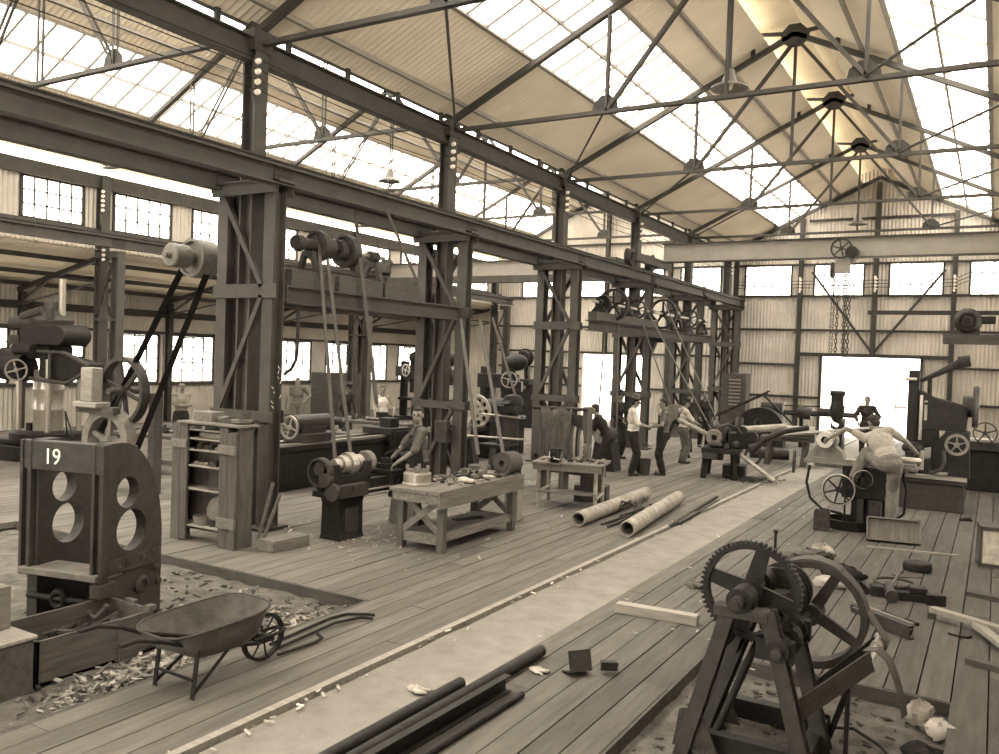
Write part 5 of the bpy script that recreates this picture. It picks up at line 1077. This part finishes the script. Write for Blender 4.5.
obj('flat_belt', MB().strip(pts, .15, .012, (0, 1, 0)), BELTL, t)
pts = [L_(-.7, 6.35, .66), L_(-.62, 6.35, .675), L_(-.55, 6.35, .62), L_(-.5, 6.36, .5), L_(-.46, 6.37, .36), L_(-.44, 6.38, .24)]
obj('loose_belt_end', MB().strip(pts, .11, .009, (.2, 1, 0)), BELT, t)
one('electric_cable', MB().path([(-1.0, 6.7, PZ+.03), (-.8, 6.75, PZ+.05), (-.6, 6.6, PZ+.03), (-.45, 6.3, PZ+.03), (-.33, 5.9, PZ+.03), (-.25, 5.4, PZ+.03)], .012, 6), RUBBER, 'dark cable snaking over the pit earth beside the winch', 'cable')
def rag(loc, s, m, label, seed, cat='rag', name='rag'):
    r = random.Random(seed); mb = MB(); n, k = 16, 10; vs = []
    for i in range(n):
        for j in range(k+1):
            th = PI*j/k; ph = 2*PI*i/n; q = 1+.28*math.sin(3*ph+seed+2*th)+.22*math.sin(5*ph-seed+4*th)+r.uniform(-.1, .1)
            vs.append((s[0]*q*math.sin(th)*math.cos(ph), s[1]*q*math.sin(th)*math.sin(ph), max(0, s[2]*(.8-q*math.cos(th)))))
    mb.add(vs, [(i*(k+1)+j, ((i+1) % n)*(k+1)+j, ((i+1) % n)*(k+1)+j+1, i*(k+1)+j+1) for i in range(n) for j in range(k)], True)
    return one(name, mb, m, label, cat, loc)
rag((-.4, 7.2, PZ+.01), (.09, .08, .1), CLOTHL, 'crumpled grey rag at the pit edge right of the winch', 3)
rag((-.24, 7.05, PZ+.01), (.09, .07, .07), CLOTHW, 'bright white crumpled paper beside the grey rag at the pit edge', 5, 'paper', 'crumpled_paper')
rag((-.3, 6.6, PZ+.01), (.12, .1, .05), CLOTHD, 'dark greasy rag in the pit below the white paper', 8)
# things lying on the planks right of the kerb
one('squared_timber', MB().b2((-.42, -.06, 0), (.42, .06, .1)), WOODL, 'short pale squared timber lying across the planks left of the winch gear', 'timber', (-2.87, 8.22, 0), math.radians(4), bevel=.006)
one('angle_iron_offcut', MB().angle((-.1, 0, 0), (.1, 0, 0), .17, .012, (0, .3, 1)), IRONM, 'larger short angle iron offcut on the planks in the foreground', 'angle iron', (-2.82, 6.3, .05), .9)
one('angle_iron_offcut', MB().angle((-.07, 0, 0), (.07, 0, 0), .1, .01, (0, -.6, 1)), IRONM, 'smaller angle iron offcut right beside the larger one', 'angle iron', (-2.66, 6.5, .03), .5)
rod((-3.32, 6.55, .05), (-3.39, 3.2, .05), .05, IRON, 'longest dark tube lying beside the concrete strip in the foreground', 'iron_tube', 'tube')
rod((-3.5, 5.54, .046), (-3.54, 3.0, .046), .046, IRON, 'shorter dark tube nearest the kerb in the foreground', 'iron_tube', 'tube')
one('steel_channel', MB().chan((-3.2, 5.7, .07), (-3.29, 3.0, .07), .06, .13, .012), IRON, 'dark steel channel lying beside the long tubes in the foreground', 'steel channel')
rod((-3.02, 5.66, .028), (-3.1, 3.0, .028), .026, IRON, 'thin bar lying right of the steel channel in the foreground', 'iron_bar', 'bar')
for (p, l, s) in (((-3.72, 5.3, .02), 'near the tube end', 1), ((-3.16, 6.2, .02), 'beside the longest tube', 2), ((-3.36, 4.5, .02), 'between the two dark tubes', 3)): rag((p[0], p[1], 0), (.09, .05, .02), CLOTHL, 'small heap of pale shavings on the concrete %s' % l, s+20, 'shavings', 'shavings_heap')
rag((-2.9, 9.6, 0), (.1, .06, .04), CLOTHM, 'small grey rag on the planks left of the winch gear', 31)
rag((-2.1, 11.95, 0), (.3, .16, .09), CLOTHM, 'large crumpled sack on the planks behind the winch gear', 33, 'sack', 'sack')
rag((-1.95, 12.15, 0), (.16, .12, .1), CLOTHL, 'pale crumpled cloth on top of the sack heap behind the winch', 35)
one('iron_stake', MB().tube((0, 0, 0), (.0, 0, .3), .02).lathe([(.02, .26), (.04, .33), (0, .33)], None, 10), IRON, 'short upright iron stake beside the sack behind the winch gear', 'stake', (-2.55, 12.1, 0))
rag((-1.52, 11.15, 0), (.22, .15, .09), CLOTHD, 'dark leather heap on the planks between the sack and the tools', 37, 'leather', 'leather_heap')
rag((-1.58, 10.68, 0), (.16, .09, .06), CLOTHL, 'pale crumpled rags in front of the dark leather heap', 39)
t = thing('pipe_vise', 'dark pipe vise with iron ring lying on the planks right of the rags', 'vise', (-.85, 10.65, 0), .2)
obj('vise_body', MB().b2((-.16, -.1, 0), (.28, .12, .1)).b2((.1, -.1, .1), (.28, .1, .16)).b2((-.3, -.05, 0), (-.16, .1, .12)), IRON, t, .01)
obj('vise_screw', MB().tube((-.1, -.2, .08), (-.1, .1, .12), .045).lathe([(0, 0), (.07, 0), (.07, .05), (0, .05)], at((-.1, -.26, .07)), 16), IRONM, t)
obj('vise_handle', MB().tube((-.12, .0, .05), (.02, .1, .3), .014), IRONL, t)
obj('ring', MB().torus(.22, .018, Matrix.Translation((-.02, .25, .12)), 28, 6), IRONM, t)
one('steel_block', MB().b2((-.1, -.07, 0), (.1, .07, .12)), IRON, 'dark steel block just right of the pipe vise', 'block', (-.48, 10.62, 0), .3, bevel=.01)
one('angle_bracket', MB().prism([(0, 0), (.2, 0), (0, .16)], .1, TR((0, 0, 0), (0, -1, 0), (0, 0, 1))), IRON, 'dark triangular bracket between the rags and the pipe vise', 'bracket', (-1.28, 10.6, 0), .4)
t = thing('small_motor', 'small round machine part on the planks below the wooden tray', 'machine part', (-.78, 12.3, 0))
obj('housing', MB().lathe([(0, 0), (.17, 0), (.18, .06), (.15, .12), (0, .14)], None, 22), IRON, t)
obj('flange', MB().torus(.15, .02, Matrix.Translation((0, 0, .1)), 24, 6), IRONM, t)
one('flat_plate', MB().b2((-.16, -.08, 0), (.16, .08, .012)), IRONM, 'thin flat plate on the planks beside the small round machine part', 'plate', (-.86, 11.85, 0), .5)
for k, (p, q) in enumerate((((-1.25, 10.0, .025), (-.62, 9.5, .025)), ((-1.24, 9.86, .025), (-.62, 9.36, .025)), ((-1.22, 9.74, .03), (-.62, 9.24, .03)))):
    one('square_bar', MB().beam(p, q, .05, .05), (IRONL, IRON, IRONM)[k], ('pale square bar farthest from the winch', 'dark square bar in the middle', 'grey square bar nearest the winch')[k]+', one of three on the planks', 'steel bar', group='square bars by the winch')
one('channel_offcut', MB().chan((-1.0, 9.35, .07), (-.62, 9.05, .07), .07, .13, .012), IRONM, 'short channel offcut beside the three square bars', 'channel')
one('file', MB().beam((-.95, 9.95, .015), (-.7, 9.72, .015), .035, .012).tube((-.7, 9.72, .02), (-.58, 9.6, .02), .02), IRON, 'dark file with handle lying above the three square bars', 'file')
t = thing('timber_stand', 'pale new timber stand lying at the right edge of the planks', 'timber stand', (-.48, 10.0, 0))
obj('rail', MB().beam((0, 0, .1), (.9, -.52, .1), .1, .06), WOODL, t, .004)
obj('brace', MB().beam((.42, -.26, .08), (.75, -1.1, .08), .1, .05), WOODL, t, .004)
obj('stand_foot', MB().beam((.0, .0, 0), (.0, 0, .08), .07, .07).beam((.85, -.5, 0), (.85, -.5, .08), .07, .07), WOODD, t)
one('iron_hook', MB().path([(0, 0, .012), (.1, -.04, .012), (.17, -.03, .012), (.2, .03, .012)], .012, 6), IRON, 'small iron hook on the planks below the pale timber stand', 'hook', (-.3, 9.5, 0))
t = thing('wire_crate', 'pale rough crate with dark frame standing at the right edge', 'crate', (-.07, 13.1, 0), .1)
obj('panel', MB().b2((0, 0, .04), (.6, .4, .5)), mat('plastered_board', .5, .9, 0, .4, 9), t, .02)
obj('frame', MB().b2((-.03, -.02, 0), (.0, .42, .55)).b2((-.03, -.02, .5), (.62, .42, .55)).b2((-.03, -.02, 0), (.62, .42, .04)), WOODD, t)
one('dark_board', MB().b2((-.3, -.1, 0), (.4, .1, .05)), WOODD, 'dark board on the planks at the right edge below the rough crate', 'board', (.12, 11.3, 0), -.3)  # flat dark board, same dark timber colour all over
one('dark_board', MB().b2((-.25, -.05, 0), (.4, .05, .05)), WOODD, 'narrow dark board at the right edge nearest the camera', 'board', (.12, 8.6, 0), -.35)
one('floor_bolt', MB().b2((-.1, -.03, 0), (.1, .03, .03)).tube((-.08, 0, .03), (.08, .0, .05), .02), IRON, 'small dark bolt piece on the planks by the shaping machine base', 'bolt', (-.35, 17.0, 0), .4)
# ================================================================ PEOPLE
def cap(mb, p, q, r1, r2, n=12):
    p, q = V(p), V(q); d = q-p; L_ = d.length
    if L_ < 1e-4: return mb.sph(p, r1, n, 8)
    pr_ = []
    for i in range(5): a = PI/2*(1-i/4); pr_.append((r1*math.cos(a), -r1*math.sin(a)))
    for i in range(5): a = PI/2*i/4; pr_.append((r2*math.cos(a), L_+r2*math.sin(a)))
    pr_[0] = (0, pr_[0][1]); pr_[-1] = (0, pr_[-1][1])
    return mb.lathe(pr_, TR(p, d), n, True, False)
def ell(mb, c, r, B): return mb.sph((0, 0, 0), r, 16, 12, Matrix.Translation(V(c)) @ B.to_4x4())
def ik(a, c, l1, l2, pole):
    a, c, pole = V(a), V(c), V(pole); d = c-a; D = d.length
    if D > (l1+l2)*.995: c = a+d.normalized()*(l1+l2)*.995; d = c-a; D = d.length
    x = (l1*l1-l2*l2+D*D)/(2*D); h = math.sqrt(max(0, l1*l1-x*x)); u = d.normalized(); pn = pole-u*pole.dot(u); pn.normalize()
    return a+u*x+pn*h, c
def remesh(o, vox, smooth=4, wr=0):
    q = o.modifiers.new('weld', 'REMESH'); q.mode = 'VOXEL'; q.voxel_size = vox; q.use_smooth_shade = True
    q = o.modifiers.new('smooth', 'SMOOTH'); q.factor = .5; q.iterations = smooth
    if wr:
        tx = bpy.data.textures.get('folds') or bpy.data.textures.new('folds', 'CLOUDS'); tx.noise_scale = .11; tx.noise_depth = 2
        q = o.modifiers.new('folds', 'DISPLACE'); q.texture = tx; q.strength = wr; q.mid_level = .5; q.texture_coords = 'LOCAL'
def hand(mb, w_, d, side, out, curl=.7):
    """hand from wrist w_ along d; out = palm normal; five separate fingers"""
    d = V(d).normalized(); out = V(out); out = (out-d*out.dot(d)).normalized(); s = d.cross(out)*side
    pc = w_+d*.05
    B = Matrix((s, out, d)).transposed(); ell(mb, pc, (.042, .018, .052), B)
    for k, (off, ln) in enumerate(((-.03, .062), (-.01, .075), (.01, .082), (.03, .074))):
        a = pc+d*.035+s*(-off); b = a+(d*(1-.35*curl)+out*.5*curl).normalized()*ln*.5; c = b+(d*(1-curl)+out*curl).normalized()*ln*.5
        cap(mb, a, b, .0098, .009, 8); cap(mb, b, c, .009, .0075, 8)
    a = w_+d*.02+s*.03; b = a+(d*.6+s*.75+out*.25).normalized()*.045; c = b+(d*.8+s*.25+out*.5).normalized()*.032
    cap(mb, a, b, .0125, .011, 8); cap(mb, b, c, .011, .009, 8)
def person(label, loc, phi, H=1.75, lean=0, side=0, hipz=.92, feet=((-.11, .02, 0), (.11, .0, 0)), hands=((-.3, .1, .82), (.3, .1, .82)), turn=0, nod=0, twist=0,
           top=('shirt', CLOTHL, 'short'), legs=CLOTHD, apron=None, hat=None, hair=HAIR, braces=False, bib=None, elbow=((-1, -.6, -.3), (1, -.6, -.3)), knee=((-.1, 1, 0), (.1, 1, 0)), hipxy=(0, 0), palm=None, curl=.7):
    t = thing('person', label, 'person', loc, phi); t.scale = (H/1.75,)*3
    hip = V((hipxy[0], hipxy[1], hipz)); T = Matrix.Rotation(side, 3, 'Y') @ Matrix.Rotation(-lean, 3, 'X')
    Tw = T @ Matrix.Rotation(twist, 3, 'Z')
    neck = hip+T @ V((0, 0, .54)); ch = hip+T @ V((0, .0, .34)); ws = hip+T @ V((0, 0, .14))
    sh = [neck+Tw @ V((s*.18, -.01, -.05)) for s in (-1, 1)]; hj = [hip+V((s*.09, 0, -.02)) for s in (-1, 1)]
    E = []; Wt = []
    for i in (0, 1):
        e, h = ik(sh[i], hands[i], .30, .27, elbow[i]); E.append(e); Wt.append(h)
    K = []; A = []
    for i in (0, 1):
        k, a = ik(hj[i], V(feet[i])+V((0, 0, .08)), .43, .42, knee[i]); K.append(k); A.append(a)
    Hd = Matrix.Rotation(turn, 3, 'Z') @ Matrix.Rotation(-nod-lean*.4, 3, 'X')
    hc = neck+T @ V((0, .01, .06))+Hd @ V((0, .02, .11))
    b = MB()
    ell(b, hip, (.165, .115, .13), T); ell(b, ws, (.145, .1, .16), T); ell(b, ch, (.165, .11, .19), Tw)
    cap(b, sh[0], sh[1], .062, .062); cap(b, neck-T @ V((0, 0, .05)), hc-Hd @ V((0, .01, .04)), .06, .055)
    for i in (0, 1):
        cap(b, sh[i], E[i], .052, .04); cap(b, E[i], Wt[i], .041, .028)
        d = Wt[i]-E[i]; po = palm[i] if palm else V((0, 0, -1)) if abs(d.normalized().z) < .7 else V((-1 if i else 1, 0, 0))
        hand(b, Wt[i], d, 1 if i else -1, po, curl)
        cap(b, hj[i], K[i], .085, .058); cap(b, K[i], A[i], .057, .038); cap(b, A[i], A[i]+V((0, .14, -.05)), .04, .03)
    ell(b, hc+Hd @ V((0, -.008, .02)), (.076, .096, .098), Hd); ell(b, hc+Hd @ V((0, .025, -.045)), (.058, .066, .07), Hd)
    ell(b, hc+Hd @ V((0, .045, -.085)), (.034, .03, .024), Hd)
    cap(b, hc+Hd @ V((0, .085, .018)), hc+Hd @ V((0, .108, -.022)), .009, .015, 8)
    ell(b, hc+Hd @ V((0, .082, .03)), (.052, .012, .01), Hd); ell(b, hc+Hd @ V((0, .084, -.055)), (.026, .012, .012), Hd)
    for s in (-1, 1): ell(b, hc+Hd @ V((s*.077, -.005, -.005)), (.01, .02, .032), Hd)
    o = obj('body', b, SKIN, t); remesh(o, .0085, 3)
    ey = MB()
    for s in (-1, 1): ey.sph((0, 0, 0), (.013, .006, .008), 8, 6, Matrix.Translation(hc+Hd @ V((s*.031, .089, .012))) @ Hd.to_4x4())
    ey.sph((0, 0, 0), (.022, .004, .004), 8, 6, Matrix.Translation(hc+Hd @ V((0, .096, -.056))) @ Hd.to_4x4())
    obj('eyes_and_mouth', ey, HAIR, t)
    hr = MB(); ell(hr, hc+Hd @ V((0, -.022, .04)), (.082, .09, .09), Hd); ell(hr, hc+Hd @ V((0, -.05, -.005)), (.072, .06, .075), Hd); ell(hr, hc+Hd @ V((0, .03, .088)), (.06, .055, .028), Hd)
    obj('hair', hr, hair, t)
    if hat:
        M = Matrix.Translation(hc+Hd @ V((0, -.012, .065))) @ Hd.to_4x4() @ Matrix.Rotation(-.12, 4, 'X'); hm = MB()
        if hat == 'cap':
            hm.sph((0, -.005, .03), (.098, .112, .055), 18, 10, M); hm.prism([(-.075, .07), (.075, .07), (.06, .15), (0, .17), (-.06, .15)], .012, M)
        else:
            hm.lathe([(0, .12), (.05, .125), (.085, .1), (.092, .02), (.14, .008), (.155, .015), (.155, .008), (.14, .0), (.09, .0), (0, .0)], M, 28)
        obj('hat', hm, CLOTHD if hat == 'cap' else CLOTHM if hat == 'felt' else CLOTHD, t)
    kind, tm_, sl = top
    if kind != 'bare':
        c = MB(); g = .016
        ell(c, ws, (.145+g, .1+g, .17), T); ell(c, ch, (.168+g, .112+g, .19), Tw)
        if kind == 'shirt':
            ell(c, hip+T @ V((0, 0, .05)), (.165+g, .118+g, .09), T); cap(c, sh[0], sh[1], .064+g, .064+g)
            cap(c, neck-T @ V((0, 0, .05)), neck+T @ V((0, .0, .012)), .075, .062)
            for i in (0, 1):
                m_ = E[i] if sl == 'long' else sh[i].lerp(E[i], .92 if sl == 'rolled' else .6); cap(c, sh[i], m_, .052+g, .045+g)
                if sl == 'long': cap(c, E[i], E[i].lerp(Wt[i], .85), .044+g, .03+g)
                if sl == 'rolled': cap(c, sh[i].lerp(E[i], .85), sh[i].lerp(E[i], .95), .064, .064)
        else:
            for i in (0, 1): cap(c, sh[i].lerp(neck, .45)-T @ V((0, 0, .02)), ch.lerp(sh[i], .55), .055, .06)
        o = obj('shirt' if kind == 'shirt' else kind, c, tm_, t); remesh(o, .012, 3, .025)
    c = MB(); g = .02
    ell(c, hip+T @ V((0, 0, .04)), (.165+g, .118+g, .1), T); ell(c, hip+V((0, 0, -.03)), (.165+g, .122+g, .13), Matrix.Identity(3))
    for i in (0, 1): cap(c, hj[i], K[i], .092+g, .066+g); cap(c, K[i], A[i]+V((0, 0, .02)), .066+g, .056+g)
    if bib:
        B = Tw; ell(c, ch+T @ V((0, .06, -.06)), (.12, .08, .16), B)
    o = obj('trousers', c, legs, t); remesh(o, .013, 3, .03)
    for i in (0, 1):
        c = MB(); f = V((.03*(1 if i else -1), 1, 0)).normalized(); cap(c, A[i]+V((0, -.03, -.035)), A[i]+f*.15+V((0, 0, -.045)), .046, .034); cap(c, A[i]+V((0, 0, -.03)), A[i]+V((0, 0, .05)), .05, .05); c.b2(A[i]+V((-.045, -.08, -.08)), A[i]+V((.045, .0, -.05)))
        o = obj('boot', c, LEATH, t); remesh(o, .01, 2)
    if braces:
        c = MB()
        for s in (-1, 1): c.strip([hip+T @ V((s*.06, .145, .14)), ch+T @ V((s*.075, .145, .06)), neck+Tw @ V((s*.09, .06, .012)), neck+Tw @ V((s*.08, -.06, .02)), ch+T @ V((s*.04, -.145, .06)), ws+T @ V((-s*.03, -.135, .0))], .035, .008, Tw @ V((1, 0, 0)))
        obj('braces', c, CLOTHD, t)
    if apron:
        c = MB(); n = 10; vs = []
        rows = [(ch+T @ V((0, .145, .1)), .09, T), (ch+T @ V((0, .15, -.05)), .12, T), (ws+T @ V((0, .15, 0)), .17, T), (hip+V((0, .165, 0)), .2, Matrix.Identity(3)), (hip+V((0, .165, -.25)), .2, Matrix.Identity(3)), (hip+V((0, .15, -.5)), .19, Matrix.Identity(3))]
        if apron == 'short': rows = rows[:5]
        for p, hw_, B in rows:
            for j in range(n+1):
                u = -1+2*j/n; vs.append(p+B @ V((u*hw_, -.12*u*u+.01*math.sin(u*9), 0)))
        c.add(vs, [(r*(n+1)+j, r*(n+1)+j+1, (r+1)*(n+1)+j+1, (r+1)*(n+1)+j) for r in range(len(rows)-1) for j in range(n)], True)
        o = obj('apron', c, CLOTHD, t); q = o.modifiers.new('s', 'SOLIDIFY'); q.thickness = .012
        c = MB()
        for s in (-1, 1): c.strip([ch+T @ V((s*.085, .14, .1)), neck+Tw @ V((s*.08, .05, .02)), neck+Tw @ V((s*.04, -.075, .03))], .025, .008, Tw @ V((1, 0, 0)))
        obj('apron_strap', c, CLOTHD, t)
    return t
D2 = math.radians
person('man in a dark apron and rolled shirt sleeves standing at the small lathe, looking over', (-7.3, 10.2, 0), D2(152), 1.82, lean=.06, turn=D2(48), twist=-.2, hands=((-.05, .36, .98), (.42, .26, .95)), top=('shirt', CLOTHM, 'rolled'), apron='long', legs=CLOTHD)
person('bare-chested man with folded arms standing by the aisle windows behind the cabinet', (-17.2, 13.95, 0), D2(-128), 1.72, hands=((.1, .19, 1.18), (-.1, .23, 1.16)), top=('bare', None, ''), legs=CLOTHD, palm=(V((0, -1, 0)), V((0, -1, 0))))
person('man in grey overalls with a hand on his hip, left of the three belts', (-18.4, 19.2, 0), D2(-136), 1.74, hands=((-.2, -.02, 1.0), (.28, .1, .85)), elbow=((-1, -.3, 0), (1, -.4, 0)), top=('shirt', CLOTHM, 'short'), legs=CLOTHM)
person('man in a dark hat and waistcoat bending over the aisle workbench', (-15.5, 18.0, 0), D2(-110), 1.74, lean=.25, nod=.3, hands=((-.15, .42, .9), (.18, .45, .9)), top=('shirt', CLOTHD, 'long'), legs=CLOTHD, hat='wide')
person('man in a white singlet standing at the aisle workbench beside the hatted man', (-14.25, 18.1, 0), D2(-140), 1.72, nod=.1, hands=((-.3, .22, .95), (.2, .35, .9)), top=('singlet', CLOTHW, ''), legs=CLOTHD)
person('man half hidden behind the perforated face plate of the long lathe', (-12.35, 19.1, 0), D2(-150), 1.72, hands=((-.25, .3, 1.0), (.25, .3, 1.0)), top=('shirt', CLOTHM, 'long'), legs=CLOTHD)
person('dark-clothed man bending forward beside the draped rack', (-7.45, 17.35, 0), D2(105), 1.72, lean=.55, nod=-.2, hipxy=(0, -.12), hands=((-.18, .5, .78), (.12, .45, .62)), top=('shirt', CLOTHD, 'rolled'), legs=CLOTHD)
person('man in a white shirt and felt hat talking beside the bucket', (-7.1, 18.2, 0), D2(-62), 1.8, turn=.2, nod=.15, hands=((-.13, .26, 1.12), (.12, .28, 1.1)), top=('shirt', CLOTHW, 'rolled'), legs=CLOTHD, hat='felt')
person('man in a grey shirt and long dark apron facing the man in the felt hat', (-6.55, 18.78, 0), D2(112), 1.77, nod=.1, hands=((-.14, .27, 1.1), (.13, .26, 1.12)), top=('shirt', CLOTHM, 'short'), apron='long', legs=CLOTHD)
person('man in a pale shirt, dark braces and cap turned toward the threading machine', (-6.95, 21.4, 0), D2(-50), 1.68, nod=.25, turn=-.2, hands=((-.15, .38, 1.05), (.15, .36, 1.08)), top=('shirt', CLOTHW, 'rolled'), legs=CLOTHM, braces=True, hat='cap')
person('dark-clothed man standing behind the threading machine, nearer the post', (-7.8, 26.0, 0), D2(-150), 1.74, nod=.2, hands=((-.2, .3, .95), (.2, .3, .95)), top=('shirt', CLOTHD, 'long'), legs=CLOTHD)
person('dark-clothed man behind the threading machine, left of his companion', (-7.75, 24.3, 0), D2(160), 1.72, nod=.2, hands=((-.2, .3, .95), (.2, .3, .95)), top=('shirt', CLOTHD, 'long'), legs=CLOTHD, hat='cap')
person('dark hatted man partly hidden behind the man in the white shirt', (-8.6, 21.0, 0), D2(-100), 1.78, hands=((-.2, .25, 1.0), (.2, .25, 1.0)), top=('shirt', CLOTHD, 'long'), legs=CLOTHD, hat='wide')
person('man silhouetted in front of the bright end doorway', (-3.35, 28.0, 0), D2(-170), 1.78, hands=((-.26, .25, 1.0), (.26, .25, 1.0)), top=('shirt', CLOTHD, 'long'), legs=CLOTHD)
person('man in a pale shirt and trousers leaning over the milling machine with arms spread', (-1.4, 14.5, .2), D2(14), 1.84, lean=.62, side=-.32, hipz=.92, hipxy=(0, -.08), twist=-.1, turn=.5, nod=.1, feet=((-.42, .3, .55), (.06, -.02, 0)), hands=((-.78, .32, 1.22), (.52, .45, 1.0)), top=('shirt', CLOTHL, 'short'), legs=CLOTHT, elbow=((-.5, 0, .6), (.6, -.2, .4)), knee=((-.4, 1, .5), (.05, 1, 0)))
